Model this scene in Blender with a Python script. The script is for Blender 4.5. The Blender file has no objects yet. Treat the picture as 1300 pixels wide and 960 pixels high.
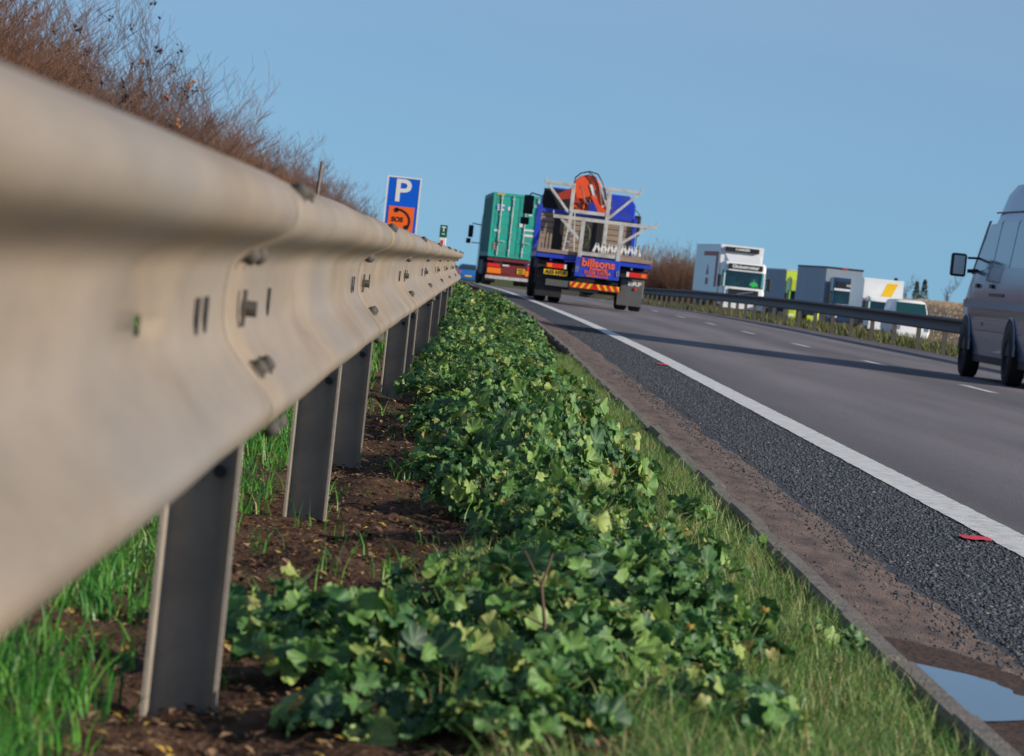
import bpy, math, random
import numpy as np
from mathutils import Vector, Matrix, noise
random.seed(7); rng = np.random.default_rng(11)
S = bpy.context.scene
COL = S.collection
R = math.radians

# ------------------------------------------------------------------ alignment of the road
OFF = [(-400,0),(0,0),(35,0),(50,.06),(80,.42),(113,1.05),(150,1.65),(180,2.1),(250,3.0),(350,4.3),(600,8),(3500,9)]
PRO = [(-400,0),(0,0),(100,0),(140,-.1),(179,-.3),(213,-.5),(300,-1.05),(350,-1.4),(600,-4),(3000,-6)]
def smooth_table(T):
    xs = [p[0] for p in T]; ys = [p[1] for p in T]; n = len(xs)
    m = []
    for i in range(n):
        if i == 0 or i == n-1: m.append(0 if i == 0 else (ys[i]-ys[i-1])/(xs[i]-xs[i-1])); continue
        a = (ys[i]-ys[i-1])/(xs[i]-xs[i-1]); b = (ys[i+1]-ys[i])/(xs[i+1]-xs[i])
        m.append(0 if a*b <= 0 else 2*a*b/(a+b))
    def f(x):
        if x <= xs[0]: return ys[0]
        if x >= xs[-1]: return ys[-1]
        for i in range(n-1):
            if x <= xs[i+1]:
                h = xs[i+1]-xs[i]; t = (x-xs[i])/h
                return ((2*t**3-3*t*t+1)*ys[i] + (t**3-2*t*t+t)*h*m[i] + (-2*t**3+3*t*t)*ys[i+1] + (t**3-t*t)*h*m[i+1])
    return f
off = smooth_table(OFF); pro = smooth_table(PRO)
def cross(t): return -.019*(t-1.9) if t > 1.24 else .0125 + (.03-.0125)*min(1,(1.24-t)/.3)
ro = smooth_table([(-50,0),(7,0),(15,.02),(28,.065),(38,.10),(43,.09),(50,-.05),(60,-.5),(75,-1.3),(120,-3.2),(200,-5)])   # sideways run of the near barrier
def rp(s, t, dz=0.0): return (t-off(s), s, pro(s)+dz)
def road_z(s, t): return pro(s)+cross(t)

# ------------------------------------------------------------------ materials
def lin(c): return tuple(((v/12.92) if v <= .04045 else ((v+.055)/1.055)**2.4) for v in c)
MATS = {}
def mat(name, base, rough=.6, metal=0., noise_amt=.0, nscale=6., bump=0., bscale=60., tint=None, spec=.5, coat=0., emit=None, trans=0., stretch=None, dirt=None):
    if name in MATS: return MATS[name]
    m = bpy.data.materials.new(name); m.use_nodes = True; nt = m.node_tree; N = nt.nodes; L = nt.links
    b = N['Principled BSDF']
    b.inputs['Base Color'].default_value = (*base, 1); b.inputs['Roughness'].default_value = rough
    b.inputs['Metallic'].default_value = metal; b.inputs['Specular IOR Level'].default_value = spec
    if coat: b.inputs['Coat Weight'].default_value = coat; b.inputs['Coat Roughness'].default_value = .05
    if trans: b.inputs['Transmission Weight'].default_value = trans
    if emit: b.inputs['Emission Color'].default_value = (*emit[:3],1); b.inputs['Emission Strength'].default_value = emit[3]
    tc = N.new('ShaderNodeTexCoord'); src = tc.outputs['Object']
    if stretch:
        mp = N.new('ShaderNodeMapping'); mp.inputs['Scale'].default_value = stretch; L.new(src, mp.inputs[0]); src = mp.outputs[0]
    if noise_amt:
        n1 = N.new('ShaderNodeTexNoise'); n1.inputs['Scale'].default_value = nscale; n1.inputs['Detail'].default_value = 8; n1.inputs['Roughness'].default_value = .65
        L.new(src, n1.inputs['Vector'])
        r = N.new('ShaderNodeMapRange'); r.inputs['From Min'].default_value = .25; r.inputs['From Max'].default_value = .75
        r.inputs['To Min'].default_value = 1-noise_amt; r.inputs['To Max'].default_value = 1+noise_amt
        L.new(n1.outputs['Fac'], r.inputs['Value'])
        mx = N.new('ShaderNodeMix'); mx.data_type = 'RGBA'; mx.blend_type = 'MULTIPLY'; mx.inputs[0].default_value = 1
        mx.inputs[6].default_value = (*base, 1); L.new(r.outputs[0], mx.inputs[7])
        outc = mx.outputs[2]
        if dirt:
            n2 = N.new('ShaderNodeTexNoise'); n2.inputs['Scale'].default_value = dirt[4]; n2.inputs['Detail'].default_value = 6; L.new(src, n2.inputs['Vector'])
            r2 = N.new('ShaderNodeMapRange'); r2.inputs['From Min'].default_value = .45; r2.inputs['From Max'].default_value = .7; r2.inputs['To Max'].default_value = dirt[3]
            L.new(n2.outputs['Fac'], r2.inputs['Value'])
            m2 = N.new('ShaderNodeMix'); m2.data_type = 'RGBA'; L.new(r2.outputs[0], m2.inputs[0]); L.new(outc, m2.inputs[6]); m2.inputs[7].default_value = (*dirt[:3],1)
            outc = m2.outputs[2]
        L.new(outc, b.inputs['Base Color'])
    if bump:
        n3 = N.new('ShaderNodeTexNoise'); n3.inputs['Scale'].default_value = bscale; n3.inputs['Detail'].default_value = 6; L.new(src, n3.inputs['Vector'])
        bp = N.new('ShaderNodeBump'); bp.inputs['Strength'].default_value = bump; bp.inputs['Distance'].default_value = .01
        L.new(n3.outputs['Fac'], bp.inputs['Height']); L.new(bp.outputs[0], b.inputs['Normal'])
    MATS[name] = m; return m
def ramp_mat(name, stops, rough=.6, attr='tint', sub=0, veins=False, spec=.4, noise_amt=0, nscale=40):
    m = bpy.data.materials.new(name); m.use_nodes = True; nt = m.node_tree; N = nt.nodes; L = nt.links
    b = N['Principled BSDF']; b.inputs['Roughness'].default_value = rough; b.inputs['Specular IOR Level'].default_value = spec
    a = N.new('ShaderNodeAttribute'); a.attribute_name = attr
    cr = N.new('ShaderNodeValToRGB'); cr.color_ramp.elements[0].position = stops[0][0]; cr.color_ramp.elements[0].color = (*stops[0][1],1)
    cr.color_ramp.elements[1].position = stops[-1][0]; cr.color_ramp.elements[1].color = (*stops[-1][1],1)
    for p, c in stops[1:-1]:
        e = cr.color_ramp.elements.new(p); e.color = (*c,1)
    L.new(a.outputs['Fac'], cr.inputs[0]); out = cr.outputs[0]
    if noise_amt:
        tc = N.new('ShaderNodeTexCoord'); n1 = N.new('ShaderNodeTexNoise'); n1.inputs['Scale'].default_value = nscale; n1.inputs['Detail'].default_value = 5
        L.new(tc.outputs['Object'], n1.inputs['Vector'])
        r = N.new('ShaderNodeMapRange'); r.inputs['From Min'].default_value = .3; r.inputs['From Max'].default_value = .7
        r.inputs['To Min'].default_value = 1-noise_amt; r.inputs['To Max'].default_value = 1+noise_amt; L.new(n1.outputs['Fac'], r.inputs['Value'])
        mx = N.new('ShaderNodeMix'); mx.data_type = 'RGBA'; mx.blend_type = 'MULTIPLY'; mx.inputs[0].default_value = 1
        L.new(out, mx.inputs[6]); L.new(r.outputs[0], mx.inputs[7]); out = mx.outputs[2]
    if veins:
        v = N.new('ShaderNodeAttribute'); v.attribute_name = 'vein'
        mx = N.new('ShaderNodeMix'); mx.data_type = 'RGBA'; L.new(v.outputs['Fac'], mx.inputs[0]); L.new(out, mx.inputs[6]); mx.inputs[7].default_value = (.17,.25,.10,1); out = mx.outputs[2]
    L.new(out, b.inputs['Base Color'])
    if sub:
        tr = N.new('ShaderNodeBsdfTranslucent'); L.new(out, tr.inputs['Color']); ms = N.new('ShaderNodeMixShader'); ms.inputs[0].default_value = sub
        L.new(b.outputs[0], ms.inputs[1]); L.new(tr.outputs[0], ms.inputs[2]); L.new(ms.outputs[0], N['Material Output'].inputs['Surface'])
    MATS[name] = m; return m

M = {}
M['galv'] = mat('dusty_galvanised', (.222,.176,.130), .60, .0, .30, 7, .12, 300, spec=.3, stretch=(1,.25,1), dirt=(.20,.188,.18,.8,2.2))
M['galv_post'] = mat('dark_galvanised', (.235,.205,.172), .6, .0, .30, 9, .15, 200, spec=.3)
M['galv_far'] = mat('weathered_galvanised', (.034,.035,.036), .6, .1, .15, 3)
M['bolt'] = mat('bolt_steel', (.065,.058,.050), .8, .0, .3, 40)
M['soil'] = mat('soil', (.068,.036,.022), .95, 0, .6, 14, 1.0, 110, spec=.1, dirt=(.14,.085,.055,.7,30))
M['mud'] = mat('dried_mud', (.175,.125,.102), .85, 0, .38, 16, .9, 90, spec=.25, stretch=(3.0,.7,1), dirt=(.075,.060,.058,.95,4.2))
M['kerb'] = mat('kerb_concrete', (.19,.17,.15), .85, 0, .35, 16, .6, 120, spec=.2)
M['asphalt'] = None
M['white_paint'] = mat('road_paint', (.62,.62,.60), .6, 0, .14, 30, .5, 160, dirt=(.24,.23,.22,.6,14))
M['red_paint'] = mat('red_marker_paint', (.65,.01,.015), .5)
M['black'] = mat('black_plastic', (.012,.012,.014), .45, 0, .2, 8)
M['rubber'] = mat('tyre_rubber', (.014,.014,.015), .8, 0, .2, 30)
M['under'] = mat('chassis_black', (.012,.012,.015), .6, 0, .3, 5)
M['steel'] = mat('painted_grey_steel', (.52,.52,.50), .5, .1, .16, 3, dirt=(.22,.18,.14,.5,5))
M['blue'] = mat('royal_blue_paint', (.010,.045,.52), .45, 0, .18, 3, coat=.15, dirt=(.07,.075,.18,.6,3.2))
M['wood'] = mat('worn_timber', (.30,.22,.165), .8, 0, .28, 5, .4, 30, stretch=(.6,1,6), dirt=(.14,.11,.09,.5,3))
M['orange'] = mat('crane_orange', (.80,.085,.012), .4, 0, .12, 4, coat=.2)
M['darkorange'] = mat('crane_orange_dark', (.35,.035,.015), .5, 0, .2, 4)  # darker orange than the boom, used on the bracket
M['orange_text'] = mat('orange_vinyl', (.85,.13,.03), .5)
M['yellow'] = mat('yellow_reflective', (.80,.48,.01), .4)
M['red'] = mat('red_reflective', (.70,.02,.012), .35)
M['amber'] = mat('amber_lens', (.85,.20,.01), .25)
M['white'] = mat('white_paint', (.72,.73,.74), .4, 0, .06, 2, coat=.2)
M['white_vinyl'] = mat('white_vinyl', (.7,.7,.68), .5)
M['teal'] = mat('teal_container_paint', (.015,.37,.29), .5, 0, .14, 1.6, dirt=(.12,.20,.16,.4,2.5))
M['teal_shaded'] = mat('container_shaded_teal', (.022,.19,.17), .55, 0, .12, 1.6)  # container teal again, darkened to put shade into the side walls
M['maroon'] = mat('maroon_chassis', (.16,.018,.022), .55, 0, .2, 4)
M['carblue'] = mat('metallic_blue', (.03,.19,.52), .25, .4, 0, coat=.6)
M['glass'] = mat('vehicle_glass', (.02,.035,.04), .06, 0, spec=.8)
M['glass_teal'] = mat('windscreen_glass', (.008,.05,.055), .08, 0, spec=.7)
M['van'] = mat('silver_blue_paint', (.15,.20,.31), .32, .35, .05, 2, coat=.4)
M['van_roof'] = mat('silver_roof', (.16,.21,.32), .35, .3, .04, 2, coat=.3)
M['van_glass'] = mat('tinted_side_glass', (.06,.085,.14), .12, .2, spec=.8)
M['trim'] = mat('rubbing_strip', (.28,.31,.36), .5)
M['chrome'] = mat('bright_metal', (.6,.6,.62), .2, .9)
M['signblue'] = mat('sign_blue', (.0,.10,.62), .35)
M['signorange'] = mat('sign_orange', (.88,.13,.01), .4)
M['signgreen'] = mat('sign_green', (.0,.10,.05), .4)
M['curtain'] = mat('curtain_side_fabric', (.30,.34,.39), .6, 0, .1, .8, stretch=(.3,1.5,.3))
M['curtain_grey'] = mat('slate_curtain_fabric', (.22,.27,.33), .6, 0, .12, .8, stretch=(.3,1.5,.3))
M['lime'] = mat('lime_paint', (.50,.62,.04), .4, coat=.3)
M['navy'] = mat('navy_paint', (.012,.035,.09), .3, coat=.4)
M['fadedred'] = mat('faded_red_vinyl', (.48,.11,.10), .6)
M['flap'] = mat('rubber_flap', (.085,.085,.088), .7, 0, .2, 4)
M['bark'] = mat('reddish_bark', (.14,.068,.040), .85, 0, .45, 1.6)
M['bark_grey'] = mat('grey_brown_bark', (.12,.075,.052), .85, 0, .4, 1.5)
M['berry'] = mat('dark_berry', (.02,.015,.022), .5)
M['deadleaf'] = mat('orange_dead_leaf', (.45,.15,.06), .7)
M['pole'] = mat('grey_pole_wood', (.17,.12,.09), .8, 0, .3, 6)
M['conifer'] = mat('conifer_needles', (.07,.10,.05), .8, 0, .4, 2)
M['hivis'] = mat('hi_vis_vest', (.25,.80,.03), .6)
M['skin'] = mat('skin', (.42,.22,.15), .6)
M['redcloth'] = mat('red_cloth', (.4,.03,.03), .8)
M['rope'] = mat('green_rope', (.03,.045,.02), .8)

# asphalt: fine aggregate, longitudinal wheel tracks as wear
def asphalt(name, base, agg, scale, bump, tracks=None):
    m = bpy.data.materials.new(name); m.use_nodes = True; N = m.node_tree.nodes; L = m.node_tree.links
    b = N['Principled BSDF']; b.inputs['Roughness'].default_value = .8; b.inputs['Specular IOR Level'].default_value = .3
    tc = N.new('ShaderNodeTexCoord'); P = tc.outputs['Object']
    v = N.new('ShaderNodeTexVoronoi'); v.inputs['Scale'].default_value = scale; L.new(P, v.inputs['Vector'])
    cr = N.new('ShaderNodeValToRGB'); cr.color_ramp.elements[0].color = (*[c*(1-agg) for c in base],1); cr.color_ramp.elements[1].color = (*[c*(1+agg) for c in base],1)
    sx = N.new('ShaderNodeSeparateColor'); L.new(v.outputs['Color'], sx.inputs[0]); L.new(sx.outputs[0], cr.inputs[0])
    n = N.new('ShaderNodeTexNoise'); n.inputs['Scale'].default_value = .8; n.inputs['Detail'].default_value = 7
    mp = N.new('ShaderNodeMapping'); mp.inputs['Scale'].default_value = (1.6,.12,1); L.new(P, mp.inputs[0]); L.new(mp.outputs[0], n.inputs['Vector'])
    r = N.new('ShaderNodeMapRange'); r.inputs['From Min'].default_value = .3; r.inputs['From Max'].default_value = .7; r.inputs['To Min'].default_value = .8; r.inputs['To Max'].default_value = 1.22; L.new(n.outputs[0], r.inputs[0])
    mx = N.new('ShaderNodeMix'); mx.data_type = 'RGBA'; mx.blend_type = 'MULTIPLY'; mx.inputs[0].default_value = 1; L.new(cr.outputs[0], mx.inputs[6]); L.new(r.outputs[0], mx.inputs[7])
    out = mx.outputs[2]
    if tracks:      # polished wheel tracks: a sine across the lane
        sp = N.new('ShaderNodeAttribute'); sp.attribute_name = 'lane'
        cr2 = N.new('ShaderNodeValToRGB'); els = cr2.color_ramp.elements
        els[0].position = 0; els[0].color = (.72,.72,.74,1); els[1].position = 1; els[1].color = (1.12,1.1,1.12,1)
        L.new(sp.outputs['Fac'], cr2.inputs[0])
        m2 = N.new('ShaderNodeMix'); m2.data_type = 'RGBA'; m2.blend_type = 'MULTIPLY'; m2.inputs[0].default_value = 1; L.new(out, m2.inputs[6]); L.new(cr2.outputs[0], m2.inputs[7]); out = m2.outputs[2]
    L.new(out, b.inputs['Base Color'])
    bp = N.new('ShaderNodeBump'); bp.inputs['Strength'].default_value = bump; bp.inputs['Distance'].default_value = .008
    L.new(v.outputs['Distance'], bp.inputs['Height']); bp.invert = True; L.new(bp.outputs[0], b.inputs['Normal'])
    return m
M['asphalt'] = asphalt('worn_asphalt', (.155,.140,.145), .22, 95, .35, True)
M['hardstrip'] = asphalt('coarse_chippings', (.050,.056,.068), .45, 62, 1.0)
M['leaf'] = ramp_mat('weed_leaf', [(0,(.018,.065,.032)),(.3,(.042,.135,.038)),(.56,(.115,.25,.050)),(.84,(.34,.42,.11)),(.94,(.30,.27,.10)),(1,(.40,.27,.05))], .55, sub=.30, veins=True, noise_amt=.3, nscale=45, spec=.5)
M['grass'] = ramp_mat('lush_grass', [(0,(.025,.11,.02)),(.5,(.07,.26,.035)),(.85,(.15,.35,.05)),(1,(.36,.28,.12))], .42, sub=.3)
M['grass_dry'] = ramp_mat('mixed_grass', [(0,(.03,.11,.03)),(.4,(.10,.24,.045)),(.66,(.24,.31,.09)),(1,(.50,.36,.21))], .5, sub=.3)
M['reserve'] = ramp_mat('rough_grass', [(0,(.05,.045,.03)),(.5,(.10,.12,.03)),(.8,(.16,.18,.05)),(1,(.30,.20,.12))], .6, sub=.2)
M['litter'] = ramp_mat('leaf_litter', [(0,(.05,.03,.02)),(.6,(.16,.09,.05)),(.85,(.35,.22,.12)),(1,(.50,.33,.03))], .8)
M['stone'] = ramp_mat('stone_chips', [(0,(.028,.033,.042)),(.75,(.060,.067,.082)),(.97,(.095,.10,.11)),(1,(.22,.19,.17))], .75)

# ------------------------------------------------------------------ mesh builder
class MB:
    def __init__(s): s.v = []; s.f = []; s.attrs = {}
    def add(s, vs, fs):
        o = len(s.v); s.v += [tuple(p) for p in vs]; s.f += [tuple(i+o for i in f) for f in fs]; return s
    def box(s, x0, x1, y0, y1, z0, z1):
        return s.add([(x,y,z) for z in (z0,z1) for y in (y0,y1) for x in (x0,x1)],
                     [(0,2,3,1),(4,5,7,6),(0,1,5,4),(2,6,7,3),(0,4,6,2),(1,3,7,5)])
    def bar(s, a, b, w, h=None, up=(0,1,0)):      # square bar between two points
        a = Vector(a); b = Vector(b); d = (b-a).normalized(); h = h or w
        u = Vector(up); x = d.cross(u)
        if x.length < 1e-4: x = d.cross(Vector((1,0,0)))
        x.normalize(); y = x.cross(d).normalized()
        vs = [p + x*sx*w/2 + y*sy*h/2 for p in (a,b) for sx, sy in ((-1,-1),(1,-1),(1,1),(-1,1))]
        return s.add(vs, [(3,2,1,0),(4,5,6,7),(0,1,5,4),(1,2,6,5),(2,3,7,6),(3,0,4,7)])
    def tube(s, pts, r, n=8, cap=True):
        pts = [Vector(p) for p in pts]; rings = []
        rr = r if isinstance(r, (list,tuple)) else [r]*len(pts)
        ref = Vector((0,0,1))
        for i, p in enumerate(pts):
            d = (pts[min(i+1,len(pts)-1)] - pts[max(i-1,0)]).normalized()
            q = ref if abs(d.dot(ref)) < .95 else Vector((1,0,0))
            x = d.cross(q).normalized(); y = x.cross(d)
            rings.append([p + (x*math.cos(2*math.pi*k/n) + y*math.sin(2*math.pi*k/n))*rr[i] for k in range(n)])
        vs = [p for rg in rings for p in rg]; fs = []
        for i in range(len(pts)-1):
            for k in range(n): fs.append((i*n+k, i*n+(k+1)%n, (i+1)*n+(k+1)%n, (i+1)*n+k))
        if cap: fs.append(tuple(range(n-1,-1,-1))); fs.append(tuple((len(pts)-1)*n+k for k in range(n)))
        return s.add(vs, fs)
    def cyl(s, c, axis, r, h, n=24, r2=None):
        a = Vector(axis).normalized(); c = Vector(c)
        return s.tube([c-a*h/2, c+a*h/2], [r, r2 if r2 is not None else r], n)
    def lathe_x(s, cx, cy, cz, prof, n=28):      # prof: (x, radius) pairs, revolved round the X axis
        vs = []; fs = []; m = len(prof)
        for k in range(n):
            a = 2*math.pi*k/n
            for (x, r) in prof: vs.append((cx+x, cy+r*math.cos(a), cz+r*math.sin(a)))
        for k in range(n):
            for j in range(m-1): fs.append((k*m+j, ((k+1)%n)*m+j, ((k+1)%n)*m+j+1, k*m+j+1))
        return s.add(vs, fs)
    def prism(s, poly, y0, y1):                   # polygon in x,z, extruded in y
        n = len(poly); vs = [(x,y0,z) for x,z in poly] + [(x,y1,z) for x,z in poly]
        fs = [tuple(range(n)), tuple(range(2*n-1,n-1,-1))] + [(i, i+n, (i+1)%n+n, (i+1)%n) for i in range(n)]
        return s.add(vs, fs)
    def prism_x(s, poly, x0, x1):                 # polygon in y,z, extruded in x
        n = len(poly); vs = [(x0,y,z) for y,z in poly] + [(x1,y,z) for y,z in poly]
        fs = [tuple(range(n-1,-1,-1)), tuple(range(n,2*n))] + [(i, (i+1)%n, (i+1)%n+n, i+n) for i in range(n)]
        return s.add(vs, fs)
    def loft(s, secs, cap=True):
        n = len(secs[0]); vs = [p for q in secs for p in q]; fs = []
        for i in range(len(secs)-1):
            for k in range(n-1): fs.append((i*n+k, i*n+k+1, (i+1)*n+k+1, (i+1)*n+k))
            fs.append((i*n+n-1, i*n, (i+1)*n, (i+1)*n+n-1))
        if cap: fs.append(tuple(range(n-1,-1,-1))); fs.append(tuple((len(secs)-1)*n+k for k in range(n)))
        return s.add(vs, fs)
    def mesh(s, name):
        me = bpy.data.meshes.new(name); me.from_pydata(s.v, [], s.f)
        for k, a in s.attrs.items():
            at = me.attributes.new(k, 'FLOAT', 'POINT'); at.data.foreach_set('value', np.asarray(a, dtype=np.float32))
        me.update(); return me
    def build(s, name, m, parent=None, bevel=0, smooth=False, fix=True):
        me = s.mesh(name)
        if fix:
            import bmesh
            bm = bmesh.new(); bm.from_mesh(me); bmesh.ops.recalc_face_normals(bm, faces=bm.faces); bm.to_mesh(me); bm.free()
        me.materials.append(m)
        if smooth:
            me.shade_smooth()
            try: me.set_sharp_from_angle(angle=R(38))
            except Exception: pass
        o = bpy.data.objects.new(name, me); COL.objects.link(o)
        if parent: o.parent = parent
        if bevel:
            b = o.modifiers.new('bevel','BEVEL'); b.width = bevel; b.segments = 2; b.limit_method = 'ANGLE'
        return o
def npmesh(name, V, F, m, attrs=None, smooth=False):
    V = np.asarray(V, dtype=np.float32); F = np.asarray(F, dtype=np.int32); k = F.shape[1]
    me = bpy.data.meshes.new(name); me.vertices.add(len(V)); me.vertices.foreach_set('co', V.ravel())
    me.loops.add(F.size); me.loops.foreach_set('vertex_index', F.ravel())
    me.polygons.add(len(F)); me.polygons.foreach_set('loop_start', np.arange(0, F.size, k, dtype=np.int32)); me.polygons.foreach_set('loop_total', np.full(len(F), k, dtype=np.int32))
    for kk, a in (attrs or {}).items():
        at = me.attributes.new(kk, 'FLOAT', 'POINT'); at.data.foreach_set('value', np.asarray(a, dtype=np.float32))
    me.update(calc_edges=True); me.validate()
    if smooth: me.shade_smooth()
    me.materials.append(m); return me
def link(name, me, parent=None, loc=None):
    o = bpy.data.objects.new(name, me); COL.objects.link(o)
    if parent: o.parent = parent
    if loc is not None: o.location = loc
    return o
def tag(o, label=None, cat=None, group=None, kind=None):
    if label: o['label'] = label
    if cat: o['category'] = cat
    if group: o['group'] = group
    if kind: o['kind'] = kind
    return o
def empty(name, loc=(0,0,0), rz=0.):
    o = bpy.data.objects.new(name, None); COL.objects.link(o); o.location = loc; o.rotation_euler = (0,0,rz); o.empty_display_size = .2; return o
def kids(o): return [c for c in bpy.data.objects if c.parent == o]
def text(name, s, size, loc, m, parent, rz=0., ex=.004, off_=.0, sx=1., roty=0.):
    cu = bpy.data.curves.new(name, 'FONT'); cu.body = s; cu.size = size; cu.align_x = 'CENTER'; cu.align_y = 'CENTER'; cu.extrude = ex; cu.offset = off_
    cu.resolution_u = 4
    to = bpy.data.objects.new(name, cu); COL.objects.link(to)
    dg = bpy.context.evaluated_depsgraph_get(); me = bpy.data.meshes.new_from_object(to.evaluated_get(dg)); me.name = name
    bpy.data.objects.remove(to); bpy.data.curves.remove(cu)
    me.transform(Matrix.Translation(loc) @ Matrix.Rotation(rz,4,'Z') @ Matrix.Rotation(roty,4,'Y') @ Matrix.Rotation(math.pi/2,4,'X') @ Matrix.Diagonal((sx,1,1,1)))
    me.materials.clear(); me.materials.append(m)
    return link(name, me, parent)
def wheel(parent, x, y, r, w, side, rimm=None, twin=False):
    n = 2 if twin else 1
    for k in range(n):
        c = x - side*k*(w+.05)
        b = MB(); h = w/2
        prof = [(-h,r*.58),(-h,r*.9),(-h*.8,r*.985),(-h*.3,r),(0,r*.985),(h*.3,r),(h*.8,r*.985),(h,r*.9),(h,r*.58)]
        b.lathe_x(c, y, r, prof)
        t = b.build('wheel', M['rubber'], parent, smooth=True)
        q = MB(); q.lathe_x(c, y, r, [(side*h*.75,.02),(side*h*.75,r*.22),(side*h*.35,r*.3),(side*h*.3,r*.5),(side*h*.9,r*.6),(-side*h*.9,r*.6),(-side*h*.6,.02)], 20)
        q.build('rim', rimm or M['steel'], t, smooth=True)

# ------------------------------------------------------------------ ground, roads
def sheet(name, svals, tvals, zf, m, attr=None, kind='structure', smooth=True):
    V = []; A = []
    for s in svals:
        for t in tvals:
            V.append((t-off(s), s, zf(s,t)))
            if attr: A.append(attr(s,t))
    nt = len(tvals); F = []
    for i in range(len(svals)-1):
        for j in range(nt-1):
            a = i*nt+j; F.append((a,a+1,a+nt+1,a+nt))
    me = npmesh(name, V, F, m, {'lane':A} if attr else None, smooth)
    o = link(name, me); tag(o, kind=kind); return o
def frange(a, b, n): return [a+(b-a)*i/(n-1) for i in range(n)]
SL = [-60,-40,-20,-10,0] + frange(4,100,97) + frange(104,700,120)
def lane_wear(s, t):
    w = 0.
    for c, k in ((3.1,.85),(4.3,1.0),(6.6,.9),(7.9,.8)): w = max(w, k*math.exp(-((t-c)/.62)**2))
    return w*.9
sheet('carriageway', SL, [1.80,1.98]+frange(2.1,10.1,65), road_z, M['asphalt'], lane_wear)
sheet('hard_strip', SL, frange(1.22,1.86,5), lambda s,t: road_z(s,t)+.004, M['hardstrip'])
def mudz(s,t):
    n = noise.noise((t*6, s*1.5, 3.1))*.006 + noise.noise((t*18, s*6, 1.1))*.003
    e = max(0,min(1,(t-1.02)/.2)); return pro(s)+.036*(1-e)+.017*e + n*(1-e*.5) + max(0,(t-1.16))*-.25
MS = frange(3,12,181)+frange(12.2,30,90)+frange(31,110,80)+frange(115,400,50)
def mud_edge_t(s): return 1.27+.07*noise.noise((s*.9,4,0))+.035*noise.noise((s*5,1,0))
def mudsheet():
    V = []; F = []; nt = 15
    for s in MS:
        te = mud_edge_t(s)
        for j in range(nt):
            t = .87+(te-.87)*j/(nt-1); z = pro(s)+.038+noise.noise((t*6,s*1.5,3.1))*.006+noise.noise((t*20,s*7,1.1))*.003
            e = max(0,(j/(nt-1)-.55)/.45); z = z*(1-e)+(road_z(s,te)+.001)*e if j < nt-1 else road_z(s,te)-.004
            V.append((t-off(s),s,z))
    for i in range(len(MS)-1):
        for j in range(nt-1):
            a = i*nt+j; F.append((a,a+1,a+nt+1,a+nt))
    tag(link('mud_channel', npmesh('mud_channel', V, F, M['mud'], None, True)), kind='structure')
mudsheet()
# edge line (slightly ragged edges) and lane dashes
def strip(name, s0, s1, n, t0, t1, dz, m, rag=.004):
    V = []; F = []
    for i in range(n):
        s = s0+(s1-s0)*(i/(n-1))**1.6 if n > 50 else s0+(s1-s0)*i/(n-1)
        a = t0+random.uniform(-rag,rag); b = t1+random.uniform(-rag,rag)
        V += [(a-off(s),s,road_z(s,a)+dz),(b-off(s),s,road_z(s,b)+dz)]
        if i: F.append((2*i-2,2*i-1,2*i+1,2*i))
    return npmesh(name, V, F, m)
tag(link('edge_line', strip('edge_line', -20, 500, 2200, 1.80, 1.985, .009, M['white_paint'])), kind='structure')
dz_list = [21.8,32.3,42.8,53.3,63.9,74.2,83.6,92.4]+[101.5+9*i for i in range(32)]
V = []; F = []
for s0 in dz_list:
    for k in range(4):
        s = s0-1.3+2.6*k/3; i = len(V)
        V += [(5.58-off(s),s,road_z(s,5.58)+.004),(5.70-off(s),s,road_z(s,5.70)+.004)]
        if k: F.append((i-2,i-1,i+1,i))
tag(link('lane_dashes', npmesh('lane_dashes', V, F, M['white_paint'])), kind='structure')
for i, (s, t0, t1, lb) in enumerate([(12.9,1.685,1.795,'short red paint mark beside the white edge line, nearest the camera'),(34.5,1.70,1.80,'small red paint mark further along beside the white edge line')]):
    b = MB(); k = 9
    for j in range(k):
        t = t0+(t1-t0)*j/(k-1); w = (.10 if i == 0 else .22)*(1 if 0 < j < k-1 else .7)
        sj = s+.02*math.sin(j*1.7)+.10*(j/(k-1)-.5); zz = road_z(s,t)+.0135
        b.v += [(t-off(s), sj-w, zz),(t-off(s), sj+w, zz)]
        if j: q = 2*j; b.f.append((q-2,q,q+1,q-1))
    tag(b.build('paint_mark', M['red_paint'], fix=False), lb, 'paint mark', 'red survey marks on the hard strip')
# opposing carriageway
def oppz(s,t): return pro(s)-.3-.02*(t-13)
sheet('opposite_carriageway', frange(-60,700,160), frange(13.6,32,14), lambda s,t: oppz(s,t)+.02, M['asphalt'], lambda s,t:.4)

# large terrain
def smst(a,b,x): x = max(0,min(1,(x-a)/(b-a))); return x*x*(3-2*x)
def terr(X,Y):
    o_ = off(Y); t = X+o_; p = pro(Y)
    if t < -.1: z = p+.02+smst(-2.5,-6,t)*.25
    elif t < 1.9: z = p-.09
    elif t < 10.0: z = road_z(Y,t)-.12
    else:
        r = road_z(Y,10.0)
        z = r-.03 + (oppz(Y,13.2)-r)*smst(10.6,13.2,t) if t < 13.2 else oppz(Y,min(t,33))-.05
        if t > 33: z = z*(1-smst(33,44,t)) + (1.15+.3*noise.noise((X*.01,Y*.004,0)))*smst(33,44,t)
    return z
xs = [-900,-500,-250,-120,-60,-30,-18,-12,-8,-6,-4.5,-3,-2,-1,-.1,.9,1.9,4,7,9.4,9.99,10.3,11,12,13.2,14,20,28,33,35,37,39,41,44,50,60,80,120,200,400,900,2500]
ys = [-150,-60,-20,0]+frange(5,300,90)+frange(310,700,40)+[800,1000,1400,2000,3500]
V = []; F = []
for y in ys:
    for x in xs:
        X = x-(off(y) if abs(x) < 80 else 0); V.append((X,y,terr(X,y)))
n = len(xs)
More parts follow.
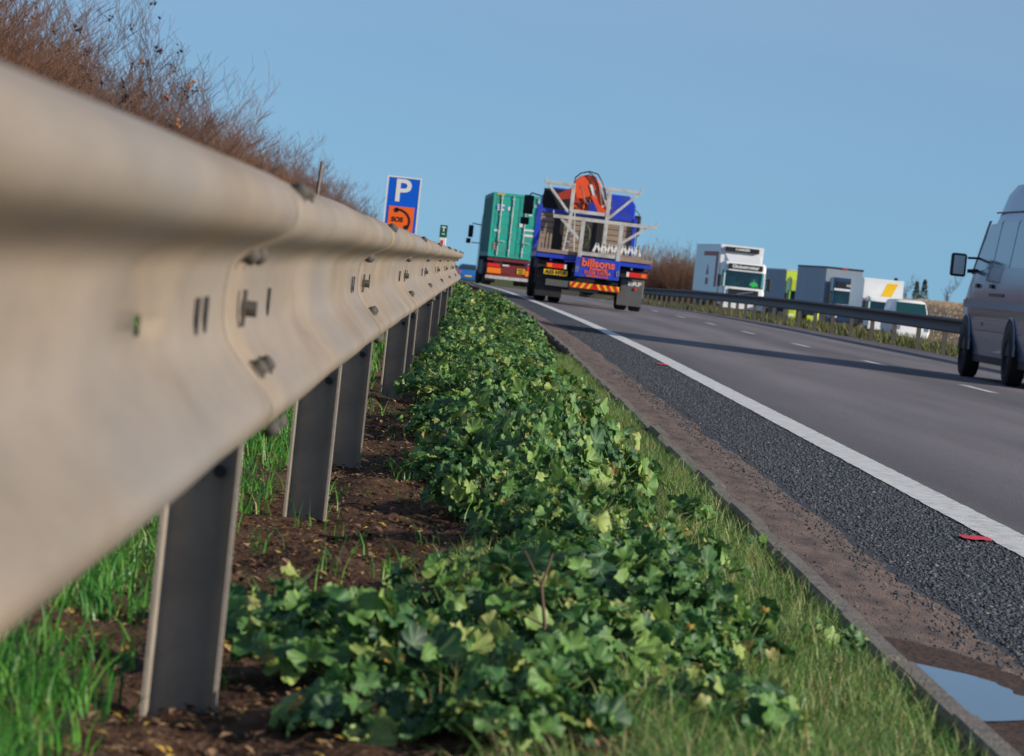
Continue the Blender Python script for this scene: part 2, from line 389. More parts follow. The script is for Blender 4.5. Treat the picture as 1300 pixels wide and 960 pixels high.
for i in range(len(ys)-1):
    for j in range(n-1): a = i*n+j; F.append((a,a+1,a+n+1,a+n))
def terrain_mat():
    m = bpy.data.materials.new('rough_ground'); m.use_nodes = True; N = m.node_tree.nodes; L = m.node_tree.links; b = N['Principled BSDF']; b.inputs['Roughness'].default_value = .95; b.inputs['Specular IOR Level'].default_value = .1
    tc = N.new('ShaderNodeTexCoord'); sp = N.new('ShaderNodeSeparateXYZ'); L.new(tc.outputs['Object'], sp.inputs[0])
    n = N.new('ShaderNodeTexNoise'); n.inputs['Scale'].default_value = .6; n.inputs['Detail'].default_value = 9; L.new(tc.outputs['Object'], n.inputs['Vector'])
    c1 = N.new('ShaderNodeValToRGB'); c1.color_ramp.elements[0].color = (.06,.045,.03,1); c1.color_ramp.elements[1].color = (.09,.12,.035,1); c1.color_ramp.elements[0].position = .4; c1.color_ramp.elements[1].position = .6; L.new(n.outputs[0], c1.inputs[0])
    c2 = N.new('ShaderNodeValToRGB'); c2.color_ramp.elements[0].color = (.27,.19,.12,1); c2.color_ramp.elements[1].color = (.40,.30,.20,1); L.new(n.outputs[0], c2.inputs[0])
    mr = N.new('ShaderNodeMapRange'); mr.inputs['From Min'].default_value = 27; mr.inputs['From Max'].default_value = 31; L.new(sp.outputs['X'], mr.inputs[0])
    mx = N.new('ShaderNodeMix'); mx.data_type = 'RGBA'; L.new(mr.outputs[0], mx.inputs[0]); L.new(c1.outputs[0], mx.inputs[6]); L.new(c2.outputs[0], mx.inputs[7]); L.new(mx.outputs[2], b.inputs['Base Color'])
    return m
M['terrain'] = terrain_mat()
tag(link('ground', npmesh('ground', V, F, M['terrain'], None, True)), kind='structure')

# near verge: displaced soil
def vz(s, t):
    base = .15 if t < .2 else .15-(.15-.065)*smst(.2,.82,t)
    d = math.exp(-((t+.30)/.16)**2)
    nz = noise.noise((t*2.2,s*1.1,0))*.035 + noise.noise((t*7,s*6,5))*.022 + noise.noise((t*22,s*20,9))*.012 + noise.noise((t*50,s*48,2))*.007
    if t > .6: nz *= max(.25, 1-(t-.6)/.3)
    return pro(s)+base+nz-.01*d - smst(-1.2,-3,t)*.08
ss = [2.0]; 
while ss[-1] < 110: ss.append(ss[-1]+max(.014,(ss[-1]-2)*.006))
tt = [-4,-3,-2.2,-1.7,-1.4,-1.2]+frange(-1.1,.845,110)
sheet('verge_soil', ss, tt, vz, M['soil'])
sheet('verge_soil_far', frange(109,420,80), [-4,-2,-.5,.2,.845], lambda s,t: pro(s)+.11, M['soil'])
sheet('verge_soil_behind', frange(-20,2.05,20), [-4,-2,-.5,.2,.845], lambda s,t: pro(s)+.12, M['soil'])
# kerb edging units
b = MB(); s = -4.6
while s < 120:
    L_ = .91; s1 = s+L_-.014; j = random.uniform(-.010,.010); h = random.uniform(-.010,.006)
    vs = []
    for q in (s, s1):
        x = -off(q); z = pro(q)+h
        for (t,zz) in ((.835,-.05),(.835,.098),(.842,.108),(.878,.109),(.886,.10),(.886,-.05)): vs.append((t+j+x, q, z+zz))
    b.add(vs, [(i,(i+1)%6,(i+1)%6+6,i+6) for i in range(6)]+[(5,4,3,2,1,0),(6,7,8,9,10,11)])
    s += L_
tag(b.build('kerb', M['kerb']), kind='structure')
# damp silt round the puddle
V = []; F = []; n = 60
for i in range(n+1):
    s = 6.0+2.4*i/n; w = math.sqrt(max(0.0004,1-((s-7.15)/1.2)**2)); bb = .889+(.30+.05*noise.noise((s*4,5,0))+.03*noise.noise((s*13,8,0)))*w
    for j in range(6):
        t = .888+(bb-.888)*j/5; V.append((t, s, .0478+noise.noise((t*20,s*7,1.1))*.001))
    if i:
        for j in range(5): q = i*6+j; F.append((q-6,q-5,q+1,q))
M['wet'] = mat('wet_silt', (.075,.050,.038), .8, 0, .4, 20, .9, 60, spec=.12)
tag(link('wet_silt', npmesh('wet_silt', V, F, M['wet'], None, True)), kind='structure')
# puddle in the channel
pm = bpy.data.materials.new('puddle_water'); pm.use_nodes = True; pb = pm.node_tree.nodes['Principled BSDF']
pb.inputs['Base Color'].default_value = (.03,.03,.032,1); pb.inputs['Roughness'].default_value = .02; pb.inputs['IOR'].default_value = 1.33; pb.inputs['Specular IOR Level'].default_value = 1.0
V = []; F = []; n = 40
for i in range(n+1):
    s = 6.75+1.02*i/n; w = math.sqrt(max(0,1-(abs(s-7.2)/(.57 if s > 7.2 else .45))**2))
    a = .888; bb = .888+(.22+.06*noise.noise((s*3,0,0))+.03*noise.noise((s*11,2,0)))*max(.02,w)
    V += [(a,s,.0505),(bb,s,.0505)]
    if i: F.append((2*i-2,2*i-1,2*i+1,2*i))
tag(link('puddle', npmesh('puddle', V, F, pm)), kind='structure')

# ------------------------------------------------------------------ scatter stuff: grass, litter, chips
def blades(name, pts, h0, h1, w, m, lean=.45, seed=1, tint=(0,1), segs=3, dirb=(0,0)):
    r = np.random.default_rng(seed); P = np.asarray(pts); n = len(P)
    az = r.uniform(0,2*np.pi,n); H = r.uniform(h0,h1,n); ln = r.uniform(.15,1,n)*lean*H*1.6
    fx = np.cos(az)*ln+dirb[0]*H; fy = np.sin(az)*ln+dirb[1]*H
    wa = az+np.pi/2+r.normal(0,.6,n); W = w*r.uniform(.6,1.3,n)
    V = np.zeros((n, 2*segs+1, 3)); 
    for k in range(segs):
        q = k/segs; zc = H*q*(1-.25*q*np.minimum(1,ln/H)); ww = W*(1-q*.75)
        for sgn, j in ((-1,0),(1,1)):
            V[:,2*k+j,0] = P[:,0]+fx*q**1.8+sgn*np.cos(wa)*ww/2
            V[:,2*k+j,1] = P[:,1]+fy*q**1.8+sgn*np.sin(wa)*ww/2
            V[:,2*k+j,2] = P[:,2]+zc-.006*(k==0)
    V[:,2*segs,0] = P[:,0]+fx; V[:,2*segs,1] = P[:,1]+fy; V[:,2*segs,2] = P[:,2]+H*(1-.32*np.minimum(1,ln/H))
    nv = 2*segs+1; base = (np.arange(n)*nv)[:,None]
    tris = []
    for k in range(segs-1): tris += [[2*k,2*k+1,2*k+3],[2*k,2*k+3,2*k+2]]
    tris += [[2*segs-2,2*segs-1,2*segs]]
    F = (base[:,:,None]+np.array(tris)[None]).reshape(-1,3)
    T = np.repeat(np.clip(r.beta(1.5,1.7,n)*(tint[1]-tint[0])+tint[0],0,1), nv)
    return npmesh(name, V.reshape(-1,3), F, m, {'tint':T})
def tufts(n, sr, tr, per, rad, seed, keep=None, sp=1.7, zf=vz):
    r = random.Random(seed); out = []
    for _ in range(n):
        s = sr[0]+(sr[1]-sr[0])*r.random()**sp; t = r.uniform(*tr)
        if keep and not keep(s,t): continue
        for _ in range(r.randint(*per)):
            a = t+r.gauss(0,rad); c = s+r.gauss(0,rad); 
            if zf is vz and a > (.825 if noise.noise((c*2.3,1,6)) < .1 else .862): continue
            out.append((a-off(c), c, zf(c,a)))
    return out
nearg = tufts(2600, (4.0,16), (-1.6,-.42), (9,16), .028, 3, lambda s,t: noise.noise((t*3,s*2,7)) > -.32, sp=1.4)
tag(link('verge_grass', blades('verge_grass', nearg, .035,.11,.0042, M['grass'], .75, 5)), 'lush green grass behind the safety barrier posts', 'grass', kind='stuff')
midg = tufts(2600, (12,70), (-3.2,-.40), (6,10), .05, 31, sp=1.3)
tag(link('far_verge_grass', blades('far_verge_grass', midg, .06,.16,.008, M['grass'], .6, 6)), 'green grass further back behind the safety barrier', 'grass', kind='stuff')
def kg(s,t):
    if s < 16 and t > .05 and noise.noise((t*3.1,s*1.7,77)) > .18: return True
    lo = .36+.10*noise.noise((s*.8,0,3)) - .10*smst(9,6,s)
    return t > lo and noise.noise((t*4,s*2.5,17)) > -.24
kerbg = tufts(13500, (4.2,30), (.05,.825), (9,15), .022, 4, kg, sp=1.35)
tag(link('kerb_grass', blades('kerb_grass', kerbg, .02,.085,.0028, M['grass_dry'], .8, 8)), 'pale green and straw grass along the concrete kerb', 'grass', kind='stuff')
spill = tufts(900, (5,30), (-.35,.45), (4,9), .016, 14, lambda s,t: noise.noise((t*5,s*4,27)) > .12, sp=1.3)
tag(link('sparse_grass', blades('sparse_grass', spill, .03,.09,.0035, M['grass'], .7, 9)), 'thin grass sprouting from the bare soil by the posts', 'grass', kind='stuff')
# leaf litter: small curled flakes
def flakes(name, n, sr, tr, sz, m, seed, lift=.004, sp=1.5, tint=(0,1), zf=vz, thick=False):
    r = np.random.default_rng(seed); V = []; F = []; T = []
    for _ in range(n):
        s = sr[0]+(sr[1]-sr[0])*r.random()**sp; t = r.uniform(*tr); z = zf(s,t)+lift
        L_ = r.uniform(*sz); W = L_*r.uniform(.12,.7); a = r.uniform(0,2*np.pi); tl = r.normal(0,.5); ca, sa = math.cos(a), math.sin(a); i = len(V)
        for (u,v,w) in ((-.5,0,0),(0,-.5,.25),(.5,0,.1),(0,.5,.3)):
            V.append((t-off(s)+ca*u*L_-sa*v*W, s+sa*u*L_+ca*v*W, z+w*L_*.6+u*L_*math.sin(tl)*.6+.002)); T.append(r.uniform(*tint)**1.2 if False else 0)
        q = r.random(); T[-4:] = [q]*4; F += [(i,i+1,i+2),(i,i+2,i+3)]
    return npmesh(name, V, F, m, {'tint':T})
tag(link('leaf_litter', flakes('leaf_litter', 16000, (4.2,16), (-.6,.6), (.006,.026), M['litter'], 5, sp=1.3)), 'dead leaves and plant scraps on the bare soil', 'leaf litter', kind='stuff')
def stones(name, n, sr, tr, sz, zf, seed, sp=1.6, hi=1.):
    r = np.random.default_rng(seed)
    s = sr[0]+(sr[1]-sr[0])*r.random(n)**sp; t = tr[0]+(tr[1]-tr[0])*r.random(n)
    base = np.array([(1,0,0),(-1,0,0),(0,1,0),(0,-1,0),(0,0,1),(0,0,-1)],float)
    tri = np.array([(0,2,4),(2,1,4),(1,3,4),(3,0,4),(2,0,5),(1,2,5),(3,1,5),(0,3,5)])
    V = np.zeros((n,6,3)); 
    q = base[None]*r.uniform(.55,1.25,(n,6,1)) + r.normal(0,.18,(n,6,3)); a = r.uniform(0,6.28,n); c, d = np.cos(a), np.sin(a)
    size = r.uniform(*sz,n)*r.uniform(.6,1.2,n)
    q[:,:,2] *= .55
    V[:,:,0] = (q[:,:,0]*c[:,None]-q[:,:,1]*d[:,None])*size[:,None]; V[:,:,1] = (q[:,:,0]*d[:,None]+q[:,:,1]*c[:,None])*size[:,None]; V[:,:,2] = q[:,:,2]*size[:,None]
    for i in range(n):
        V[i,:,0] += t[i]-off(s[i]); V[i,:,1] += s[i]; V[i,:,2] += zf(s[i],t[i])
    F = (np.arange(n)[:,None,None]*6+tri[None]).reshape(-1,3); T = np.repeat(r.random(n),6)
    return npmesh(name, V.reshape(-1,3), F, M['stone'], {'tint':T})
tag(link('stone_chippings', stones('stone_chippings', 50000, (6.0,55), (1.27,1.80), (.005,.0105), lambda s,t: road_z(s,t)+.005, 3, sp=2.7)), 'dark stone chippings of the hard strip beside the white line', 'gravel', kind='stuff')
tag(link('loose_gravel', stones('loose_gravel', 5200, (6,60), (.89,1.3), (.0015,.0055), lambda s,t: .04, 4, sp=1.3)), 'loose pebbles on the dried mud beside the kerb', 'gravel', kind='stuff')
tag(link('scattered_chippings', stones('scattered_chippings', 3600, (6.2,30), (1.10,1.32), (.003,.008), lambda s,t: pro(s)+.036-.09*max(0,t-1.15), 14, sp=1.4)), 'stray chippings scattered from the hard strip onto the dried mud', 'gravel', kind='stuff')
tag(link('soil_clods', stones('soil_clods', 1, (6,7), (0,.1), (.002,.003), vz, 9)), kind='stuff') if False else None

# ------------------------------------------------------------------ leafy weeds
def leaf_arrays(r, R0, pos, nrm, spin, tint, V, F, T, VN, fine=False):
    na = 46 if fine else 24; rings = (.0,.2,.42,.62,.8,.92,1.) if fine else (.0,.3,.62,.86,1.)
    n_ = Vector(nrm).normalized(); q = n_.to_track_quat('Z','Y'); i0 = len(V)
    lob = random.choice((5,7,7,9)); ph = r.uniform(0,6.28); ph2 = r.uniform(0,6.28); cup = r.uniform(-.45,.35); rip = r.uniform(.05,.22); fold = r.uniform(0,.38); r_w = r.uniform(.5,1); p5 = r.uniform(0,6.28)
    for k, rr in enumerate(rings):
        m_ = 1 if k == 0 else na
        for j in range(m_):
            a = 2*math.pi*j/na; d = min(a, 2*math.pi-a)
            notch = 1-.62*math.exp(-(d/.42)**2)
            rad = R0*rr*notch*(1+(.085*math.cos(lob*(a-math.pi))+(.045*math.sin(15*a+ph)+.03*math.sin(23*a+p5) if fine else .09*math.sin(11*a+ph))*r_w)*(rr**2))
            x = math.cos(a+spin)*rad; y = math.sin(a+spin)*rad
            z = cup*rad*rad/R0 + rip*rr*rr*R0*math.sin(3*a+ph)*(1 if fine else 1) + fold*abs(math.sin(a))*rad - .16*R0*rr*rr*math.sin(3*a+ph2) + (.09*R0*rr**3*math.sin(9*a+p5)+.05*R0*rr*rr*math.sin(14*a+ph2)-.02*R0*rr*math.cos(lob*(a-math.pi)) if fine else .10*R0*rr**3*math.sin(8*a+p5))
            p = q @ Vector((x,y,z)) + pos
            V.append(p[:]); T.append(tint+.10*(rr>.9)*r.random())
            vein = max(0, math.cos(lob*(a-math.pi)))**9*.75*(rr < .9) if rr > 0 else .8
            VN.append(vein)
    for k in range(1,len(rings)):
        for j in range(na):
            if k == 1: F.append((i0, i0+1+j, i0+1+(j+1)%na, i0+1+(j+1)%na))
            else:
                a = i0+1+(k-2)*na; b = a+na; F.append((a+j, b+j, b+(j+1)%na, a+(j+1)%na))
def clump(name, seed, rad, H, nleaf, lr, yel=.06, dark=0., fine=False):
    r = random.Random(seed); random.seed(seed); V = []; F = []; T = []; VN = []
    st = MB()
    for i in range(nleaf):
        a = r.uniform(0,6.283); q = math.sqrt(r.random()); rho = rad*q; h = H*(1-.55*q*q)*r.uniform(.45,1.1)
        p = Vector((math.cos(a)*rho, math.sin(a)*rho, max(.012,h)))
        nr = Vector((math.cos(a)*q*.9+r.gauss(0,.38)+.05, math.sin(a)*q*.9+r.gauss(0,.38)-.22, r.uniform(.35,1.0)))
        R0 = lr*r.uniform(.45,1.1)*(1.55 if fine and r.random() < .12 else 1)
        tint = min(.84, max(0, r.gauss(.42,.24)-dark))
        if r.random() < yel: tint = r.uniform(.86,1); R0 *= .6
        leaf_arrays(r, R0, p, nr, r.uniform(0,6.28), tint, V, F, T, VN, fine)
        if r.random() < .6:
            o_ = Vector((r.gauss(0,rad*.25), r.gauss(0,rad*.25), -.01)); mid = (o_+p)/2+Vector((0,0,.1*H))
            st.tube([o_,mid,p], [.0022,.0018,.0013], 4, False)
    n0 = len(V); V += st.v; F += [tuple(i+n0 for i in f) for f in st.f]; T += [.62]*len(st.v); VN += [.5]*len(st.v)
    F3 = []
    for f in F:
        if f[2] == f[3]: F3.append((f[0],f[1],f[2]))
        else: F3 += [(f[0],f[1],f[2]),(f[0],f[2],f[3])]
    return npmesh(name, V, F3, M['leaf'], {'tint':T,'vein':VN}, True)
PB = [clump('leafy_weed', 100+i, .20, .14, 105, .034, .05, .08, True) for i in range(4)]          # big leaves, low
PM = [clump('leafy_weed', 120+i, .18, .17, 120, .027, .05, .0, True) for i in range(5)]               # mid
PF = [clump('leafy_weed', 140+i, .30, .26, 210, .031, .04) for i in range(4)]              # far, tall
PS = [clump('leafy_weed', 160+i, .10, .07, 34, .020, .12) for i in range(3)]               # small creeping
random.seed(21)
WG = 'leafy weeds along the verge'
near_named = [  # (t, s, proto, scale, rot, label)
 (-.20,5.85,PB[0],.85,.2,'dark-leaved weed low on the soil beside the nearest barrier post'),
 (-.10,5.35,PB[1],.85,1.6,'broad crinkled weed with the largest leaves, at the front of the verge'),
 (.02,5.75,PB[2],.8,3.0,'broad-leaved weed just right of the one with the largest leaves'),
 (.15,5.25,PB[3],.72,4.2,'yellowing broad-leaved weed cut by the bottom edge of the photo'),
 (.18,6.1,PB[0],.9,2.4,'tall bluish-green weed with a bare brown stalk'),
 (.39,5.35,PB[2],.7,5.0,'pale-green rosette weed low at the front edge of the grass'),
 (.12,4.75,PB[1],.6,2.2,'large-leaved weed cut off by the bottom of the picture, left of the grass'),
 (-.06,4.85,PB[3],.6,.7,'low dark weed cut off by the bottom of the picture, nearest to the barrier post'),
 (.75,7.55,PS[0],1.0,0.,'small straggly weed creeping over the kerb'),
 (.80,10.2,PS[1],.8,0.,'brown withered weed overhanging the kerb beyond the straggly one'),
]
for (t,s,me,sc,rz,lb) in near_named:
    o = link('leafy_weed', me); o.location = (t-off(s), s, vz(s,t)-.012); o.scale = (sc,)*3; o.rotation_euler = (0,0,rz); tag(o, lb, 'weed', WG)
cnt = 0
def place(me, s, t, sc, zs, lb):
    global cnt
    o = link('leafy_weed', me); o.location = (t-off(s), s, vz(s,t)-.015); o.scale = (sc,sc,sc*zs); o.rotation_euler = (random.uniform(-.12,.12),random.uniform(-.12,.12),random.uniform(0,6.28)); tag(o, lb, 'weed', WG); cnt += 1
r0 = random.Random(5)
s = 6.2
while s < 13.5:      # mid zone
    w0 = .06+.10*noise.noise((s*1.1,3,0))-.05*smst(11,13,s); w1 = .40+.16*noise.noise((s*.9,9,0))
    t = w0
    while t < w1:
        if not (6.45 < s < 7.7 and t < .16) and not (9.5 < s < 10.6 and t < .04) and noise.noise((s*1.5,t*4,33)) > -.06:
            place(r0.choice(PM), s+r0.uniform(-.08,.08), t+r0.uniform(-.03,.03), r0.uniform(.6,1.05), (.6+.9*r0.random()**1.5)*(.8+.35*smst(6,12,s)), 'bushy green weed in the dense band between the barrier posts and the kerb grass')
        t += .155
    s += .21
for (t,s) in ((.36,6.2),(.46,7.3),(.5,8.4),(.42,7.9),(.55,9.6),(.62,10.8),(.5,6.6),(.58,12.2),(.64,8.9)):
    place(r0.choice(PS), s, t, r0.uniform(.9,1.5), 1.1, 'little creeping weed scattered in the kerb grass')
s = 13.7
while s < 32:
    w0 = -.02+.08*noise.noise((s*.6,7,0))+ro(s); w1 = .44-.08*smst(20,34,s)+.14*noise.noise((s*.5,2,0)); t = w0
    while t < w1:
        if noise.noise((s*.7,t*3,41)) > -.22: place(r0.choice(PF), s+r0.uniform(-.1,.1), t+r0.uniform(-.05,.05), r0.uniform(.55,.85), .7+.6*r0.random()**1.6, 'tall weed in the leafy bank that runs on beside the barrier')
        t += .27
    s += .42
print('weeds', cnt)
# beyond 32 m the weeds merge
Vs = []; Fs = []; Ts = []; vn = []; nb = 0
src = []
for me in PF[:2]:
    a = np.zeros(len(me.vertices)*3, np.float32); me.vertices.foreach_get('co', a); f = np.zeros(len(me.loops), np.int32); me.loops.foreach_get('vertex_index', f)
    tv = np.zeros(len(me.vertices), np.float32); me.attributes['tint'].data.foreach_get('value', tv)
    src.append((a.reshape(-1,3), f.reshape(-1,3), tv))
s = 32.3
while s < 105:
    t = -.08
    while t < .36-.14*smst(38,60,s):
        a, f, tv = r0.choice(src); ang = r0.uniform(0,6.28); c, d = math.cos(ang), math.sin(ang); sc = r0.uniform(.7,1.05); q = a*sc
        tx = t+r0.uniform(-.08,.08); sy = s+r0.uniform(-.2,.2)
        Vs.append(np.stack([q[:,0]*c-q[:,1]*d+tx-off(sy), q[:,0]*d+q[:,1]*c+sy, q[:,2]*r0.uniform(.7,1.15)+pro(sy)+.12],1)); Fs.append(f+nb); Ts.append(tv); nb += len(a)
        t += .36
    s += .62+.012*(s-32)
tag(link('weed_cover', npmesh('weed_cover', np.concatenate(Vs), np.concatenate(Fs), M['leaf'], {'tint':np.concatenate(Ts),'vein':np.zeros(nb)}, True)), 'distant leafy weeds merging into a green bank beside the barrier', 'weeds', kind='stuff')
# bare stalk
b = MB(); p0 = Vector((.155,5.95,.15)); pts = [p0, p0+Vector((.012,0,.06)), p0+Vector((.0,.0,.12)), p0+Vector((.012,.01,.17))]
b.tube(pts,[.004,.0035,.003,.002],6); b.tube([pts[2],pts[2]+Vector((-.03,.01,.05))],[.002,.001],5); b.tube([pts[1],pts[1]+Vector((-.05,.0,.02))],[.002,.001],5)
tag(b.build('dead_stalk', M['bark_grey'], smooth=True), 'bare brown forked stalk rising out of the broad-leaved weeds', 'plant stalk')

# ------------------------------------------------------------------ near safety barrier
def wprofile(n=6):
    key = [(.155,.012),(.148,.038),(.134,.060),(.118,.069),(.102,.069),(.087,.058),(.068,.022),(.053,.007),(.036,.003),(.010,.002),(-.015,.004),(-.038,.014),(-.070,.042),(-.090,.061),(-.104,.065),(-.121,.056),(-.134,.036),(-.140,.012)]
    out = []
    for i in range(len(key)-1):
        p0 = key[max(0,i-1)]; p1 = key[i]; p2 = key[i+1]; p3 = key[min(len(key)-1,i+2)]
        for k in range(3):
            t = k/3; out.append(tuple(.5*((2*p1[j])+(-p0[j]+p2[j])*t+(2*p0[j]-5*p1[j]+4*p2[j]-p3[j])*t*t+(-p0[j]+3*p1[j]-3*p2[j]+p3[j])*t**3) for j in (0,1)))
    out.append(key[-1]); return out
WP = wprofile()
XV = -.262; ZC = .8235-.155      # valley plane and beam centre (near barrier)
def panel(parent, s0, s1, tv, zc, face, m, hole=None, lift=0., nseg=14):
    """one pressed beam, face=+1 faces +X"""
    V = []; F = []; n = len(WP); ys_ = frange(s0, s1, nseg)
    if hole: ys_ = sorted(set([y for y in ys_ if abs(y-hole) > .05]+[hole-.03, hole+.03]))
    for y in ys_:
        wob = .003*noise.noise((y*1.3,tv,0))
        for (h,d) in WP: V.append((tv-off(y)+ro(y)+face*(d+lift+wob), y, pro(y)+zc+h+.003*noise.noise((y*.7,8,0))))
    mid = n//2; mid = min(range(n), key=lambda q: abs(WP[q][0]))
    for i in range(len(ys_)-1):
        for j in range(n-1):
            if hole and abs((ys_[i]+ys_[i+1])/2-hole) < .02 and j in (mid-1,mid): continue
            a = i*n+j; F.append((a,a+1,a+n+1,a+n))
    o = link('rail_panel', npmesh('rail_panel', V, F, m, None, True), parent)
    sd = o.modifiers.new('thick','SOLIDIFY'); sd.thickness = .0016; sd.offset = 0
    return o
def interp(h):
    for i in range(len(WP)-1):
        if WP[i][0] >= h >= WP[i+1][0]:
            a = WP[i]; b_ = WP[i+1]; t = (a[0]-h)/(a[0]-b_[0]+1e-9); d = a[1]+(b_[1]-a[1])*t
            nx = (a[0]-b_[0]); nz = (b_[1]-a[1]); l = math.hypot(nx,nz); return d, nx/l, nz/l
def bolt(parent, y, h, tv, zc, off_=0.001, r=.0095):
    d, nx, nz = interp(h); nv = Vector((nx,0,nz)); p = Vector((tv-off(y)+ro(y)+d+nx*off_, y, pro(y)+zc+h+nz*off_))
    b = MB(); b.cyl(p, nv, r*1.3, .003, 20); b.tube([p, p+nv*.006, p+nv*.009, p+nv*.010], [r*1.05, r*1.0, r*.8, r*.4], 14)
    return b.build('bolt', M['bolt'], parent)
bar = empty('safety_barrier', (0,0,0))
tag(bar, 'dusty corrugated steel safety barrier on Z posts running along the left verge', 'crash barrier')
joints = [-.6,4.2,9.0,13.8]+[18.6+4.8*i for i in range(16)]
for i in range(len(joints)-1):
    s0, s1 = joints[i], joints[i+1]
    p = panel(bar, s0, s1+.32, XV, ZC, 1, M['galv'], hole=3.12 if i == 0 else None, lift=.0 if True else 0, nseg=16)
    # far end of each panel lies under the next one: next panel is set 5 mm proud at its start
    if i > 0:
        me = p.data; n = len(me.vertices); co = np.zeros(n*3, np.float32); me.vertices.foreach_get('co', co); co = co.reshape(-1,3)
        co[:,0] += .0014*np.clip(1-(co[:,1]-s0)/3.,0,1); me.vertices.foreach_set('co', co.ravel()); me.update()
    if s1 < 62:
        for dy in (.09,.26):
            for h in (.134,.062,-.062,-.122): bolt(p, s1+dy, h, XV+.006, ZC)
        for dy in (.26,):
            y = s1+dy; b = MB(); b.cyl((XV+.016-off(y)+ro(y),y,pro(y)+ZC),(1,0,0),.009,.018,8); b.box(XV+.0085-off(y)+ro(y),XV+.0125-off(y)+ro(y),y-.014,y+.014,pro(y)+ZC-.021,pro(y)+ZC+.021)
            b.build('slot_bolt', M['bolt'], p)
        for dy in (-.42,-.3,.9):
            y = s1+dy; MB().box(XV+.0045-off(y)+ro(y),XV+.0065-off(y)+ro(y),y-.012,y+.012,pro(y)+ZC-.018,pro(y)+ZC+.018).build('slot', M['black'], p)
posts = [-1.4,1.6,5.0,8.75,11.2,16.8,18.8,23.9,28.5,33.0,37.0,40.2]+[43.4+3.2*i for i in range(14)]
def post_mesh():
    # Z section: web across the road direction, flanges along it, rolled edges
    w = .095; fl = .045; th = .005; r = .020; prof = [(-w/2,-fl)]
    for i in range(5): q = math.pi/2*i/4; prof.append((-w/2+r-r*math.cos(q), -r+r*math.sin(q)))
    for i in range(5): q = math.pi/2*i/4; prof.append((w/2-r+r*math.sin(q), -r+r*math.cos(q)))
    prof.append((w/2,-fl)); inner = [(-w/2+th,-fl)]
    for i in range(5): q = math.pi/2*i/4; inner.append((-w/2+r-(r-th)*math.cos(q), -r+(r-th)*math.sin(q)))
    for i in range(5): q = math.pi/2*i/4; inner.append((w/2-r+(r-th)*math.sin(q), -r+(r-th)*math.cos(q)))
    inner.append((w/2-th,-fl)); loop = prof+inner[::-1]; n = len(loop); m_ = len(prof); b = MB()
    vs = [(x,y,z) for z in (-.45,.60) for (x,y) in loop]
    fs = [(i,(i+1)%n,(i+1)%n+n,i+n) for i in range(n)]+[(n+i, n+i+1, n+n-2-i, n+n-1-i) for i in range(m_-1)]
    b.add(vs, fs)
    return b
pm0 = post_mesh(); pme = pm0.mesh('post'); pme.materials.append(M['galv_post'])
import bmesh
_b = bmesh.new(); _b.from_mesh(pme); bmesh.ops.recalc_face_normals(_b, faces=_b.faces); _b.to_mesh(pme); _b.free()
for i, s in enumerate(posts):
    o = link('post', pme, bar); t = -.311; o.location = (t-off(s)+ro(s), s, pro(s)+.15); o.rotation_euler = (0,0,random.uniform(-.05,.05)); 
    if s < 45:
        y = s-.012; b = MB(); b.cyl((.02,-.007,.30),(0,1,0),.008,.006,10); bb = b.build('bolt_hole', M['black'], o)
        bb.location = (0,0,0)

# ------------------------------------------------------------------ central reserve barrier
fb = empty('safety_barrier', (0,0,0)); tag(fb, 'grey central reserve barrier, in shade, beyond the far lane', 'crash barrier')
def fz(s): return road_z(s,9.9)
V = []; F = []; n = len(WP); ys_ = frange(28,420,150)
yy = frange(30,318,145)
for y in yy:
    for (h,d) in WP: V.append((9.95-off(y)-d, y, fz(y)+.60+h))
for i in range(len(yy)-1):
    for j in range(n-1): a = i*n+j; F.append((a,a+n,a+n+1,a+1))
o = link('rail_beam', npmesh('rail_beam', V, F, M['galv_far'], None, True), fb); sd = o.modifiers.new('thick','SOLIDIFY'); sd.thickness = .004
fpb = MB(); fpb.box(-.045,.045,-.006,.006,-.3,.7); fpb.box(-.05,-.042,-.04,.006,-.3,.7); fpb.box(.042,.05,-.006,.04,-.3,.7)
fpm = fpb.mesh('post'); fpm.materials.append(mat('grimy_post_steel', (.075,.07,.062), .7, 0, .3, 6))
s = 34.
k = 0
while s < 330 and k < 98:
    o = link('post', fpm, fb); o.location = (10.01-off(s), s, fz(s)-.02); s += 4.1 if s < 110 else 3.2; k += 1
res = []
rr_ = random.Random(8)
for _ in range(5200):
    s = 45+rr_.random()**1.1*210; t = 10.12+abs(rr_.gauss(0,1.0)); z = terr(t-off(s), s)
    for _ in range(5): a = t+rr_.gauss(0,.06); c = s+rr_.gauss(0,.08); res.append((a-off(c), c, z-.02))
tag(link('reserve_grass', blades('reserve_grass', res, .12,.42,.028, M['reserve'], .5, 12)), 'rough brown and green grass on the central reserve behind the far barrier', 'grass', kind='stuff')

fd = []
for _ in range(9000):
    s = 262+rr_.random()*150; t = 34.5+rr_.random()**1.4*26; X_ = t-off(s)
    for _ in range(4): fd.append((X_+rr_.gauss(0,.2), s+rr_.gauss(0,.2), terr(X_,s)-.03))
M['straw'] = ramp_mat('straw_grass', [(0,(.34,.23,.14)),(.5,(.48,.35,.22)),(1,(.62,.47,.32))], .8, sub=.3)
tag(link('field_grass', blades('field_grass', fd, .10,.26,.05, M['straw'], .5, 22)), 'pale dry straw grass on the rising field at the right horizon', 'grass', kind='stuff')

